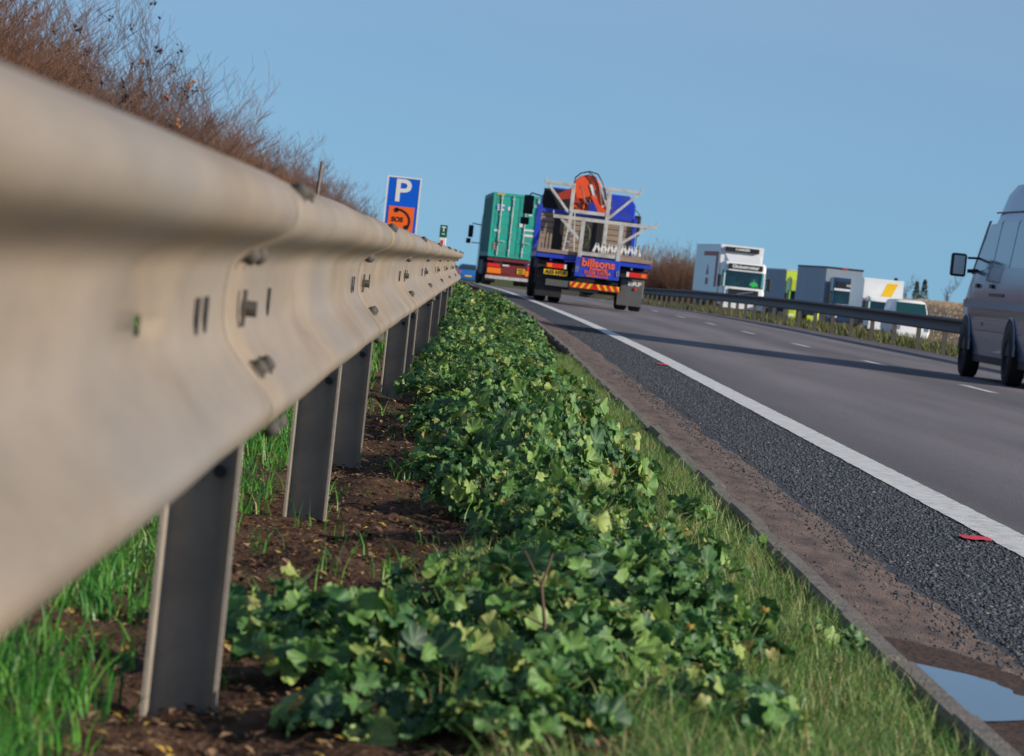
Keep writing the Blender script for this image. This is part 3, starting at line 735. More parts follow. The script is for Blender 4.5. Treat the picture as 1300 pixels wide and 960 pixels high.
# ------------------------------------------------------------------ bare shrubs
def shrub(seed, H, W, stems, detail, m, name, upright=.8, rmin=.004):
    r = random.Random(seed); segs = []
    def grow(p, d, L_, rad, depth):
        n = 3 if depth < 2 else 2; q = p; dd = d
        for i in range(n):
            dd = (dd + Vector((r.gauss(0,.10),r.gauss(0,.10),r.uniform(-.02,.10)))).normalized(); q2 = q+dd*L_/n; r1 = rad*(1-.7*i/n); r2 = rad*(1-.7*(i+1)/n); segs.append((q,q2,max(r1,rmin),max(r2,rmin*.7)))
            if depth < detail:
                for _ in range(r.choice((1,2,2,3))):
                    a = r.uniform(0,6.28); sp = r.uniform(.45,1.0); nd = (dd*(1.0)+Vector((math.cos(a)*sp,math.sin(a)*sp,.25*upright))).normalized()
                    grow(q+(q2-q)*r.uniform(.2,1), nd, L_*r.uniform(.32,.55), r1*.5, depth+1)
            q = q2
    for _ in range(stems):
        a = r.uniform(0,6.28); rd = W*.5*math.sqrt(r.random()); p = Vector((math.cos(a)*rd,math.sin(a)*rd,0)); tl = r.uniform(.02,.4)
        d = Vector((math.cos(a)*tl,math.sin(a)*tl,1)).normalized(); grow(p, d, H*r.uniform(.55,1.0), r.uniform(.014,.026)*H/4, 0)
    A = np.array([s_[0][:] for s_ in segs]); B = np.array([s_[1][:] for s_ in segs]); ra = np.array([s_[2] for s_ in segs]); rb = np.array([s_[3] for s_ in segs])
    D = B-A; D /= np.linalg.norm(D,axis=1,keepdims=True)+1e-9; ref = np.tile(np.array([[.3,.9,.1]]),(len(D),1)); X = np.cross(D,ref); X /= np.linalg.norm(X,axis=1,keepdims=True)+1e-9; Y = np.cross(D,X)
    V = []; 
    for k in range(3):
        c, s_ = math.cos(2.094*k), math.sin(2.094*k); V.append(A+(X*c+Y*s_)*ra[:,None])
    for k in range(3):
        c, s_ = math.cos(2.094*k), math.sin(2.094*k); V.append(B+(X*c+Y*s_)*rb[:,None])
    V = np.stack(V,1).reshape(-1,3); base = (np.arange(len(A))*6)[:,None,None]; F = (base+np.array([[0,1,4,3],[1,2,5,4],[2,0,3,5]])[None]).reshape(-1,4)
    return npmesh(name, V, F, m), segs
def dots(name, segs, n, m, seed, rad, zmin):
    r = random.Random(seed); c = [s_ for s_ in segs if s_[1].z > zmin]; b = MB()
    if not c: c = segs
    for _ in range(n):
        k = r.choice(c)[1]
        for _ in range(r.randint(2,6)):
            p = k+Vector((r.gauss(0,.06),r.gauss(0,.06),r.gauss(0,.06))); q = rad*r.uniform(.6,1.3)
            b.add([p+Vector(v)*q for v in ((1,0,0),(-1,0,0),(0,1,0),(0,-1,0),(0,0,1),(0,0,-1))], [(0,2,4),(2,1,4),(1,3,4),(3,0,4),(2,0,5),(1,2,5),(3,1,5),(0,3,5)])
    me = b.mesh(name); me.materials.append(m); return me
SH = [shrub(50+i, 4.6, 1.9, (11,9,10,24,26)[i], 3, M['bark'] if i != 2 else M['bark_grey'], 'twigs', rmin=.0055) for i in range(5)]
print('shrub segs', [len(s_[1]) for s_ in SH])
BR = dots('berries', SH[1][1], 60, M['berry'], 3, .045, 2.4)
DL = dots('dead_leaves', SH[2][1], 5, M['deadleaf'], 4, .06, 2.9)
HG = 'bare shrubs of the hedge behind the barrier'
hl = ['bare brown shrub in the hedge behind the near barrier','bare reddish shrub lower down the hedge behind the barrier']
def add_shrub(k, x, y, z, sc, zs, label, group, berries=False, dead=False, name='bare_shrub'):
    e = empty(name, (x,y,z), random.uniform(0,6.28)); e.scale = (sc,sc,sc*zs); tag(e, label, 'shrub', group)
    link('twigs', SH[k][0], e)
    if berries: tag(link('berries', BR, e), kind='stuff')
    if dead: tag(link('dead_leaves', DL, e), kind='stuff')
    return e
random.seed(77)
i = 0; q = 0.
while q < 1.10:
    y = 58+q*110; xl = -8.6+q*3.3
    top = (.50-.09*q)*abs(xl)+.75+random.uniform(-.25,.12); zb = .3; top -= q*.25; top *= 1-.13*(1-smst(.1,.3,q))
    for row in (0,1,2):
        x = xl-row*.8+random.uniform(-.2,.2); k = random.randrange(5); sc = (top-zb)/4.5*(random.uniform(.80,1.02) if row == 0 else random.uniform(.72,.86)); sc *= 1-.17*smst(.03,.35,q); k = random.randrange(3) if (row == 0 and q < .4) else 3+random.randrange(2)
        if i == 14 and row == 0: lb = 'bare shrub carrying a few orange dead leaves near the middle of the hedge'; add_shrub(2, x, y, zb, sc*1.02, 1, lb, HG, dead=True)
        elif i in (6,8,9,11,12) and row == 0: add_shrub(1, x, y, zb, sc, 1.0, 'shrub with clusters of black berries among bare twigs in the hedge', HG, berries=True)
        else: add_shrub(k, x, y+random.uniform(-.5,.5), zb, sc, 1, hl[0] if q < .35 else hl[1], HG)
    q += .0175 if q < .3 else .022; i += 1
for j, (x,y) in enumerate(((-10.5,34),(-10.2,38),(-9.8,42),(-9.5,46),(-9.2,50),(-9.0,54))):
    add_shrub(j % 5, x, y, .3, 1.1, 1, hl[0], HG)
b = MB(); b.tube([(-4.62,112,.2),(-4.58,112,2.2),(-4.54,112,3.08)],[.06,.05,.045],8)
tag(b.build('wooden_pole', M['pole'], smooth=True), 'thin weathered wooden pole standing out of the end of the hedge', 'pole')
# brown bushes far ahead on the right of the truck
random.seed(5)
for j in range(17):
    x = 20.4+j*.62+random.uniform(-.3,.3); y = 470+random.uniform(-12,12); zb = -2.6
    h = (5.2+.5*math.sin(j*.8+1)) if j < 15 else 4.6
    add_shrub(j % 5, x, y, zb, h/4.6, 1, 'brown bush in the distant thicket right of the crane lorry', 'bushes of the distant thicket', name='bare_shrub')
    add_shrub((j+2) % 5, x+.3, y+5, zb, h/4.6*.97, 1, 'brown bush in the distant thicket right of the crane lorry', 'bushes of the distant thicket')
# small trees on the far field
def conifer(seed, H):
    r = random.Random(seed); V = []; F = []
    for _ in range(520):
        q = r.random()**.8; z = H*(.12+.88*q); rad = (1-q)*H*.20*(.3+.8*r.random()); a = r.uniform(0,6.28); p = Vector((math.cos(a)*rad,math.sin(a)*rad,z)); i = len(V); l = r.uniform(.12,.3)
        d = Vector((math.cos(a)+r.gauss(0,.4),math.sin(a)+r.gauss(0,.4),r.uniform(-.5,.3))).normalized()*l; u = Vector((-d.y,d.x,r.uniform(-.2,.2)))*.35
        V += [(p-u)[:],(p+u)[:],(p+d)[:]]; F.append((i,i+1,i+2))
    return npmesh('crown', V, F, M['conifer'])
tree_g = 'young trees on the far field'
for (x,y,h,lb) in ((42.8,398,2.2,'small dark conifer at the left of the field trees'),(45.2,400,2.1,'short conifer just right of the white van roof'),(46.2,402,2.4,'pointed young conifer in the middle of the field trees')):
    e = empty('young_conifer', (x,y,1.2)); tag(e, lb, 'tree', tree_g); link('crown', conifer(int(x*10), h), e); t_ = MB(); t_.tube([(0,0,-.2),(0,0,h*.9)],[.06,.015],6); t_.build('trunk', M['bark_grey'], e)
tm = shrub(90, 3.0, .3, 3, 3, M['bark_grey'], 'branches', rmin=.008)[0]
for (x,y,sc,lb) in ((48.6,402,.9,'bare young tree standing on the pale field at the far right'),(44.0,399,.7,'bare sapling between the conifers on the far field')):
    e = empty('bare_tree', (x,y,1.2)); e.scale = (sc,)*3; tag(e, lb, 'tree', tree_g); link('branches', tm, e)

# ------------------------------------------------------------------ signs
sg = empty('parking_sign', (-1.675,87,.15)); tag(sg, 'blue lay-by sign with white P over an orange emergency telephone square', 'road sign')
MB().box(-.375,.375,-.004,.004,1.0,2.26).build('sign_face', M['signblue'], sg, bevel=.02)
b = MB()
for (x0,x1,z0,z1) in ((-.378,.378,2.232,2.263),(-.378,.378,.997,1.03),(-.378,-.345,1.03,2.232),(.345,.378,1.03,2.232)): b.box(x0,x1,-.009,-.0045,z0,z1)
b.build('sign_border', M['white_vinyl'], sg)
text('letter_p', 'P', .70, (-.02,-.008,1.93), M['white_vinyl'], sg, off_=.012, ex=.003, sx=1.05)
ph = MB().box(-.28,.28,-.010,-.0045,1.07,1.60).build('phone_panel', M['signorange'], sg)
text('lettering', 'SOS', .15, (-.07,-.014,1.31), M['black'], ph, off_=.004, ex=.003)
b = MB(); arc = [(-.10+.30*math.sin(a), 1.28+.26*math.cos(a)) for a in [R(-5+i*12) for i in range(11)]]
for (p,q_) in zip(arc[:-1],arc[1:]): b.bar((p[0],-.014,p[1]),(q_[0],-.014,q_[1]),.045,.005)
for (cx,cz,a) in ((-.11,1.52,0),(.14,1.155,1)): b.cyl((cx,-.014,cz),(0,1,0),.055,.005,12)
b.build('handset_symbol', M['black'], ph)
b = MB(); b.cyl((-.22,.045,1.05),(0,0,1),.038,2.3,12); b.build('sign_post', M['galv_post'], sg, smooth=True)
b = MB(); b.cyl((.22,.045,1.05),(0,0,1),.038,2.3,12); b.build('sign_post', M['galv_post'], sg, smooth=True)
mk = empty('marker_post', (-.445,55,.12)); tag(mk, 'white roadside marker post with green top and red reflector', 'marker post')
MB().box(-.05,.05,-.02,.02,-.1,.90).build('post', M['white'], mk, bevel=.006)
MB().box(-.052,.052,-.024,-.0205,.90,1.07).build('top_plate', M['signgreen'], mk); MB().box(-.05,.05,-.0205,.02,.90,1.06).build('top', M['white'], mk)
text('marker_symbol', 'T', .09, (0,-.027,1.01), M['white_vinyl'], mk, ex=.002, off_=.004); b = MB(); b.bar((-.02,-.0275,.945),(.02,-.0275,.945),.014,.004); b.build('arrow', M['white_vinyl'], mk)
MB().box(-.022,.012,-.0245,-.0205,.70,.86).build('reflector', M['red'], mk)

# ------------------------------------------------------------------ crane lorry (seen from behind)
def local(root, **k): return root
T = empty('crane_lorry', (2.62,86,.0), R(.25)); T['label'] = 'blue flatbed lorry with folded orange crane and billsons tailboard, driving away'; T['category'] = 'lorry'
T.rotation_euler = (0, R(.8), R(.25))
MB().box(-1.27,1.27,.0,6.5,.96,1.07).build('deck', M['blue'], T, bevel=.008)
MB().box(-1.262,1.262,-.03,6.45,1.073,1.15).build('deck_floor', M['wood'], T)
b = MB(); b.box(-1.27,1.27,6.5,6.62,1.08,1.16)
hb = MB().box(-1.12,1.04,6.56,6.62,1.16,2.04).build('headboard', M['wood'], T)
b = MB(); b.box(-1.24,-1.12,6.50,6.64,1.08,2.2); b.box(1.04,1.13,6.50,6.64,1.08,2.12); b.box(-1.12,1.04,6.52,6.64,2.04,2.13); b.build('headboard_frame', M['blue'], hb, bevel=.006)
for q in ((-.80,-.56),(.10,.36)): MB().box(q[0],q[1],6.54,6.555,1.17,1.98).build('headboard_opening', M['under'], hb)
b = MB()
for z in frange(1.27,1.94,6): b.box(-1.12,1.04,6.552,6.556,z,z+.012)
b.build('plank_gap', M['under'], hb)
def frame(y, p1, p2, z0, z1, xl0, xl1, xr0, xr1, zm, brL, brR, w=.085):
    f = MB()
    f.box(p1-w/2,p1+w/2,y-.04,y+.04,z0,z1); f.box(p2-w/2,p2+w/2,y-.04,y+.04,z0,z1)
    for (a,c) in ((xl0,xl1),(xr0,xr1)): f.box(a,c,y-.045,y+.045,z1+.001,z1+.075)
    f.bar((brL[0],y,brL[1]),(brL[2],y,brL[3]),.06,.06); f.bar((brR[0],y,brR[1]),(brR[2],y,brR[3]),.06,.06)
    f.box(p1+w/2,p2-w/2,y-.03,y+.03,zm-.04,zm+.04)
    for x in (xl0,xr1): f.box(x-.012,x+.012,y-.045,y+.045,z1+.076,z1+.16)
    return f
frame(-.08,-.33,.51,.95,1.84,-1.0,1.26,1.26,1.265,1.14,(-.82,1.84,-.36,1.42),(1.05,1.84,.54,1.45)).build('rear_frame', M['steel'], T, bevel=.005)
frame(6.40,-.45,.41,1.16,2.70,-1.13,-.41,.30,1.14,2.13,(-1.06,2.70,-.48,2.06),(1.08,2.70,.45,2.06)).build('front_frame', M['steel'], T, bevel=.005)
tb = MB().box(-.40,.58,-.17,-.13,.63,1.06).build('tailboard', M['blue'], T, bevel=.006)
text('lettering', 'billsons', .235, (.10,-.178,.945), M['orange_text'], tb, off_=.0075, sx=1.04)
text('lettering', 'Kettering', .095, (.11,-.178,.828), M['orange_text'], tb, off_=.003, sx=1.05)
text('lettering', '01536 510104', .098, (.10,-.178,.744), M['orange_text'], tb, off_=.003)
text('lettering', 'sales@billsons.co.uk', .058, (.10,-.178,.675), M['orange_text'], tb, off_=.002)
b = MB()
for x in (-.355,.54): b.tube([(x-.02,-.185,.74),(x-.02,-.185,.84),(x+.0,-.185,.86),(x+.02,-.185,.84),(x+.02,-.185,.74),(x,-.185,.72),(x-.02,-.185,.74)], .007, 6)
b.build('latch', M['chrome'], tb)
def lamps(x0, x1, z, amb_left):
    b = MB().box(x0,x1,-.10,-.02,z-.05,z+.05); o = b.build('rear_light', M['red'], T, bevel=.006)
    a = (x0+.03,x0+.13) if amb_left else (x1-.13,x1-.03); MB().box(*a,-.106,-.099,z-.04,z+.04).build('indicator_lens', M['amber'], o)
    w_ = (x1-.05,x1) if amb_left else (x0,x0+.05); MB().box(*w_,-.106,-.099,z-.05,z+.05).build('reversing_lens', M['white_vinyl'], o)
lamps(-1.03,-.58,.80,True); lamps(.74,1.19,.80,False)
b = MB().box(-1.06,-.54,-.09,-.07,.60,.71).build('number_plate', M['yellow'], T)
text('plate_text', 'A15 HTB', .115, (-.80,-.096,.655), M['black'], b, off_=.003)
b = MB(); b.box(-1.0,.62,-.06,.0,.36,.50); b.build('bumper', M['flap'], T, bevel=.006)
cv = MB().box(-.46,.62,-.078,-.0605,.385,.50).build('chevron_board', M['yellow'], T)
b = MB(); 
for i in range(4):
    x = -.44+i*.145; b.prism([(x-.02,.385),(x+.05,.385),(x+.12,.50),(x+.05,.50)],-.086,-.079)
    x = .60-i*.145; b.prism([(x+.02,.385),(x-.05,.385),(x-.12,.50),(x-.05,.50)],-.086,-.079)
b.prism([(.03,.385),(.13,.385),(.08,.49)],-.086,-.079)
b.build('chevron_stripes', M['red'], cv)
b = MB().box(.64,1.16,.10,.14,.30,.70).build('mudguard', M['flap'], T, bevel=.02)
text('lettering', 'ERF', .12, (.95,.09,.60), M['white_vinyl'], b, off_=.004, sx=1.6)
MB().cyl((.98,.085,.50),(0,1,0),.03,.02,12).build('reflector', M['red'], b)
MB().box(.60,1.14,.06,.075,.12,.42).build('mudflap', M['flap'], T)
MB().box(-1.20,-.62,.06,.075,.12,.40).build('mudflap', M['under'], T); MB().box(-1.22,-.60,.10,.14,.38,.70).build('mudguard', M['under'], T, bevel=.02)
b = MB(); b.box(-.45,-.32,.2,9.6,.55,.93); b.box(.32,.45,.2,9.6,.55,.93); b.cyl((0,1.35,.50),(1,0,0),.13,1.7,12); b.cyl((0,1.35,.5),(0,1,0),.26,.5,14); b.box(-1.2,-.6,.16,5.0,.72,.90); b.box(.6,1.2,.16,5.0,.72,.90); b.box(-1.15,-.5,3.4,4.7,.38,.9); b.box(.5,1.15,3.4,4.7,.38,.9); b.box(-.6,.6,.3,.7,.30,.6)
b.build('chassis', M['under'], T)
for sd in (-1,1):
    wheel(T, sd*1.06, 1.35, .49, .27, sd, M['under'], True); wheel(T, sd*1.06, 8.9, .49, .29, sd, M['under'])
b = MB(); b.box(-1.10,1.00,7.9,9.9,.85,1.3)
cab = MB().loft([[(-1.12,7.85,.8),(1.12,7.85,.8),(1.12,7.85,2.45),(.95,7.85,2.66),(-.95,7.85,2.66),(-1.12,7.85,2.45)],[(-1.12,9.5,.7),(1.12,9.5,.7),(1.12,9.5,2.45),(.95,9.5,2.68),(-.95,9.5,2.68),(-1.12,9.5,2.45)],[(-1.10,9.95,.7),(1.10,9.95,.7),(1.08,9.8,2.3),(.9,9.7,2.5),(-.9,9.7,2.5),(-1.08,9.8,2.3)]]).build('cab', M['blue'], T, bevel=.02)
b = MB(); b.box(-1.0,1.0,9.93,9.96,1.5,2.3); b.box(-1.125,-1.121,8.7,9.5,1.5,2.2); b.box(1.121,1.125,8.7,9.5,1.5,2.2); b.build('window', M['glass'], cab)
MB().box(-1.10,-.34,7.82,7.848,1.0,2.62).build('cab_back_shadow', M['under'], cab)  # dark sheet standing in for the shadow on the cab's back
b = MB(); b.tube([(-1.1,9.6,2.45),(-1.35,9.7,2.5),(-1.42,9.7,2.4)],.018,6); b.tube([(1.1,9.6,2.45),(1.3,9.7,2.3),(1.3,9.7,1.5)],.015,6); b.build('mirror_arm', M['black'], T)
MB().box(-1.52,-1.28,9.62,9.72,1.98,2.44).build('mirror', M['black'], T, bevel=.03); MB().box(-1.55,-1.34,9.62,9.72,1.72,1.90).build('mirror', M['black'], T, bevel=.03)
MB().box(1.16,1.36,9.62,9.72,1.75,2.25).build('mirror', M['black'], T, bevel=.03)
# crane
b = MB(); b.prism([(-.42,2.15),(-.42,2.86),(-.30,2.98),(-.12,3.04),(.06,3.0),(.18,2.86),(.42,2.42),(.42,2.24),(.22,2.26),(.06,2.40),(-.10,2.42),(-.14,2.15)],7.05,7.40)
cr = b.build('crane_boom', M['orange'], T, bevel=.02)
b = MB(); b.prism([(-.80,2.50),(-.48,2.68),(-.44,2.42),(-.74,2.36)],7.0,7.3); b.box(-.42,-.12,7.0,7.04,2.33,2.46); b.build('crane_bracket', M['darkorange'], T, bevel=.01)
b = MB(); b.box(-.42,-.02,7.1,7.5,1.1,2.3); b.cyl((-.2,7.3,2.2),(0,0,1),.17,.5,16); b.build('crane_column', M['orange'], T, bevel=.01)
b = MB(); b.bar((.16,7.0,2.36),(.66,7.0,1.98),.075); b.bar((.02,7.0,2.55),(.34,7.0,2.06),.07); b.build('crane_strut', M['orange'], T)
b = MB(); b.bar((.24,7.02,2.76),(.46,7.02,2.28),.11,.05); b.cyl((.13,6.98,2.12),(0,1,0),.06,.1,12); b.cyl((.31,6.98,2.08),(0,1,0),.05,.1,12); b.cyl((.63,6.97,1.98),(0,1,0),.045,.1,12); b.tube([(.14,7.0,2.12),(.32,7.0,2.36)],.025,8); b.build('hydraulic_ram', M['steel'], T)
MB().prism([(-.07,2.80),(.0,2.82),(.15,2.50),(.07,2.48)],7.03,7.045).build('boom_label', M['white_vinyl'], cr)
b = MB(); b.tube([(-.45,7.02,2.72),(-.42,7.0,2.93),(-.30,6.99,3.05),(-.10,6.99,3.11),(.10,6.99,3.07),(.24,6.99,2.88),(.33,6.99,2.70),(.38,6.99,2.5)],.018,6); b.tube([(-.12,7.0,3.09),(.06,6.99,2.98),(.16,6.99,2.80),(.22,6.99,2.55),(.30,6.99,2.2)],.015,6)
b.tube([(-.30,6.98,2.75),(-.2,6.97,2.62),(-.16,6.97,2.45),(-.05,6.97,2.32),(-.15,6.97,2.2),(-.28,6.97,2.3)],.014,6); b.tube([(-.02,6.98,2.45),(.0,6.97,2.3),(-.05,6.97,2.16),(-.2,6.97,2.14)],.014,6)
b.build('hydraulic_hose', M['black'], cr, smooth=True)
b = MB()
for i in range(4): b.box(-1.24+i*.075,-1.24+i*.075+.045,.02,.07,1.10,1.52-.01*i)
b.build('stake', M['wood'], T)
for i in range(4):
    x = .93+i*.105; MB().box(x,x+.032,.02+.02*i,.06+.02*i,1.10,1.46+.01*i).build('stake', M['wood'], T)
# load: galvanised angle brackets in a row on a pallet, and a coiled strap
ld = empty('steel_brackets', (T.location.x+.47, 87.2, 1.165)); tag(ld, 'row of bright folded steel brackets lying across the lorry deck', 'steel brackets')
MB().box(-.50,.60,-.25,.25,-.02,.03).build('pallet', M['wood'], ld)
xx = -.46
for i in range(7):
    w = .145; b = MB(); b.bar((xx,0,.045),(xx+w/2,0,.24),.05,.42); b.bar((xx+w/2,0,.24),(xx+w,0,.045),.05,.42); b.build('bracket', M['white'], ld); xx += w*1.03
rp_ = empty('hanging_rope', (2.55,92.3,1.65)); tag(rp_, 'coil of dark green rope hanging on the lorry headboard', 'rope')
b = MB()
for k in range(4): b.tube([(.13*math.cos(a)*(1-.08*k), -.03-.02*k, .25*math.sin(a)*(1-.05*k)-.05) for a in frange(0,6.283,18)], .016, 6, False)
b.tube([(.02,-.05,-.3),(-.1,-.06,-.4),(-.12,-.05,-.5)],.014,6); b.build('coil', M['rope'], rp_, smooth=True)
lk = empty('ladder', (2.14,92.1,1.16)); tag(lk, 'narrow grey steel trestle leaning against the lorry headboard', 'trestle'); b = MB()
b.bar((-.06,0,0),(.06,.2,1.0),.03); b.bar((.2,0,0),(.12,.2,1.0),.03)
for z in (.25,.5,.75): b.bar((-.04+z*.1,.05+z*.15,z),(.19-z*.07,.05+z*.15,z),.02)
lk.name = 'trestle'; b.build('trestle_frame', M['steel'], lk)

# ------------------------------------------------------------------ container lorry
K = empty('container_lorry', (1.87,179,-.30), R(1.7)); tag(K, 'lorry carrying a teal shipping container, on the inside lane ahead of the crane lorry', 'lorry')
ct = MB().box(-1.22,1.22,.06,12.1,1.30,4.22).build('container', M['teal_shaded'], K)
for x0_, x1_ in ((-1.235,-1.2205),(1.2205,1.235)):
    b = MB()
    for i in range(40): b.box(x0_,x1_,.4+i*.29,.4+i*.29+.14,1.5,4.05)
    b.build('corrugated_side', M['teal_shaded'], ct)
for sd in (-1,1):
    x0, x1 = (-1.12,-.012) if sd < 0 else (.012,1.12)
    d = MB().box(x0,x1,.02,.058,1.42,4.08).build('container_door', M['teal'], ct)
    b = MB()
    for z in (1.5,2.15,2.8,3.45): b.box(x0+.06,x1-.06,.010,.0195,z,z+.5)
    b.build('door_panel', M['teal'], d, bevel=.01)
    for xr in (x0+.30,x1-.28):
        b = MB(); b.tube([(xr,-.02,1.36),(xr,-.02,4.12)],.022,8)
        for z in (1.6,2.4,3.2,3.95): b.box(xr-.06,xr+.06,-.03,.008,z,z+.05)
        b.build('locking_bar', M['steel'], d)
    b = MB(); b.bar((x0+.28,-.05,2.05),(x0+.62,-.05,2.03),.035); b.bar((x0+.36,-.05,2.02),(x0+.36,-.05,1.86),.03); b.build('door_handle', M['steel'], d)
b = MB(); b.box(-1.22,-1.125,.0,.059,1.30,4.22); b.box(1.125,1.22,.0,.059,1.30,4.22); b.box(-1.124,1.124,.0,.059,4.09,4.22); b.box(-1.124,1.124,.0,.059,1.30,1.41); b.build('corner_frame', M['teal'], ct, bevel=.008)
b = MB()
for i in range(4): b.box(-1.05+i*.09,-1.05+i*.09+.06,-.008,-.001,4.12,4.20)
b.build('height_marking', M['yellow'], ct)
b = MB(); b.box(-1.0,-.68,-.004,.0095,3.42,3.68); b.build('line_logo', M['white_vinyl'], ct); text('logo_letters', 'CRX', .19, (-.84,-.010,3.55), M['signblue'], ct, off_=.004)
b = MB(); b.box(-.52,-.42,-.004,.0095,3.45,3.62); b.box(-1.05,-.78,-.004,.0095,2.46,2.54); b.box(.45,.62,-.004,.0095,3.3,3.36); b.box(.30,.75,-.004,.0095,2.35,2.45); b.box(.30,.75,-.004,.0095,2.60,2.68); b.box(.08,.27,-.004,.0095,2.75,2.95); b.build('data_plate', M['white_vinyl'], ct)
MB().box(-1.02,-.80,-.004,.0095,1.62,1.95).build('rust_patch', M['wood'], ct)
text('serial_lettering', '22G1  GESU', .17, (.62,-.010,3.75), M['white_vinyl'], ct, off_=.003)
b = MB(); b.box(-.5,.5,.3,12.4,.85,1.27); b.box(-1.2,1.2,.05,.2,1.12,1.27); b.build('trailer_chassis', M['maroon'], K)
bb = MB().box(-1.2,1.2,-.02,.06,.42,.98).build('rear_bumper', M['maroon'], K, bevel=.01)
MB().box(-1.24,1.24,-.08,-.025,.30,.44).build('underrun_bar', M['steel'], K, bevel=.01)
for sd in (-1,1):
    l = MB().box(*(sorted((sd*1.18,sd*.55))),-.07,-.025,.55,.80).build('rear_light', M['amber'], K, bevel=.01); MB().box(*(sorted((sd*1.18,sd*.62))),-.05,-.022,.84,1.0).build('reflector', M['red'], l)
b = MB().box(.18,.55,-.05,-.03,.62,.86).build('number_plate', M['yellow'], K); text('plate_text', 'KN51', .11, (.36,-.055,.79), M['black'], b, off_=.003); text('plate_text', 'XDR', .11, (.36,-.055,.68), M['black'], b, off_=.003)
MB().box(-.52,-.05,-.05,-.03,.55,.9).build('plate_panel', M['maroon'], K)
MB().box(-.50,-.2,-.05,-.0305,.92,.985).build('label_panel', M['white_vinyl'], K)
for sd in (-1,1):
    for y in (1.6,2.9,4.2): wheel(K, sd*1.05, y, .50, .36, sd, M['under'])
    wheel(K, sd*1.05, 11.6, .50, .30, sd, M['under'], True); wheel(K, sd*1.05, 14.9, .50, .30, sd, M['under'])
    MB().box(*(sorted((sd*1.2,sd*.75))),.9,.93,.12,.6).build('mudflap', M['under'], K); MB().box(*(sorted((sd*1.22,sd*1.17))),5.2,10.5,.45,1.1).build('side_guard', M['under'], K)
cb = MB().loft([[(-1.22,12.7,.6),(1.22,12.7,.6),(1.22,12.7,3.3),(1.0,12.7,3.6),(-1.0,12.7,3.6),(-1.22,12.7,3.3)],[(-1.22,15.4,.5),(1.22,15.4,.5),(1.2,15.2,2.9),(1.0,14.9,3.4),(-1.0,14.9,3.4),(-1.2,15.2,2.9)]]).build('cab', M['navy'], K, bevel=.03)
b = MB(); b.box(-1.226,-1.222,13.7,14.9,1.9,2.8); b.box(1.222,1.226,13.7,14.9,1.9,2.8); b.box(-1.1,1.1,15.25,15.42,1.8,2.7); b.build('window', M['glass'], cb)
b = MB(); b.tube([(-1.2,15,2.8),(-1.6,15.1,2.85),(-1.62,15.1,2.6)],.03,6); b.tube([(-1.2,15,1.9),(-1.55,15.1,1.9)],.025,6); b.build('mirror_arm', M['black'], K)
MB().box(-1.78,-1.54,15.0,15.12,2.15,2.75).build('mirror', M['black'], K, bevel=.04); MB().box(-1.85,-1.62,15.0,15.12,1.85,2.1).build('mirror', M['black'], K, bevel=.04); MB().box(1.45,1.7,15.0,15.12,2.15,2.75).build('mirror', M['black'], K, bevel=.04)

# ------------------------------------------------------------------ blue car far ahead
def car(loc, rz, m):
    e = empty('blue_car', loc, rz)
    def sec(y, w, zb, zs, wt, zt): return [(-w*.94,y,zb),(w*.94,y,zb),(w,y,zb+.25),(w*.98,y,zs),(wt,y,zt-.05),(wt*.8,y,zt),(-wt*.8,y,zt),(-wt,y,zt-.05),(-w*.98,y,zs),(-w,y,zb+.25)]
    b = MB(); b.loft([sec(0,.80,.30,.88,.74,.93),sec(.06,.86,.22,.95,.72,1.02),sec(.35,.87,.2,.98,.66,1.30),sec(.7,.87,.2,.98,.62,1.44),(sec(2.1,.87,.2,.98,.62,1.46)),sec(2.9,.87,.2,.95,.66,1.2),sec(3.3,.86,.2,.9,.7,.96),sec(3.9,.82,.22,.75,.66,.82),sec(4.05,.74,.3,.6,.6,.66)])
    bd = b.build('body', m, e, bevel=.015, smooth=True)
    b = MB(); b.add([(-.60,.07,1.04),(.60,.07,1.04),(.52,.40,1.36),(-.52,.40,1.36)],[(0,1,2,3)]); o = b.build('rear_window', M['glass'], bd); sd = o.modifiers.new('t','SOLIDIFY'); sd.thickness = .03; sd.offset = 1
    for s_ in (-1,1):
        MB().box(*sorted((s_*.60,s_*.82)),-.012,.05,.72,.92).build('rear_light', M['red'], e, bevel=.01)
        wheel(e, s_*.78, .75, .31, .19, s_); wheel(e, s_*.78, 3.2, .31, .19, s_)
        b = MB(); b.add([(s_*.86,.55,1.0),(s_*.86,2.9,.99),(s_*.70,2.2,1.38),(s_*.69,.75,1.38)],[(0,1,2,3)]); o = b.build('side_window', M['glass'], bd); sd = o.modifiers.new('t','SOLIDIFY'); sd.thickness = .03; sd.offset = 0
    MB().box(-.26,.26,-.02,.005,.50,.61).build('number_plate', M['yellow'], e)
    return e
tag(car((-.20,300,-1.06), R(1), M['carblue']), 'small metallic blue car far ahead between the barrier end and the container lorry', 'car')

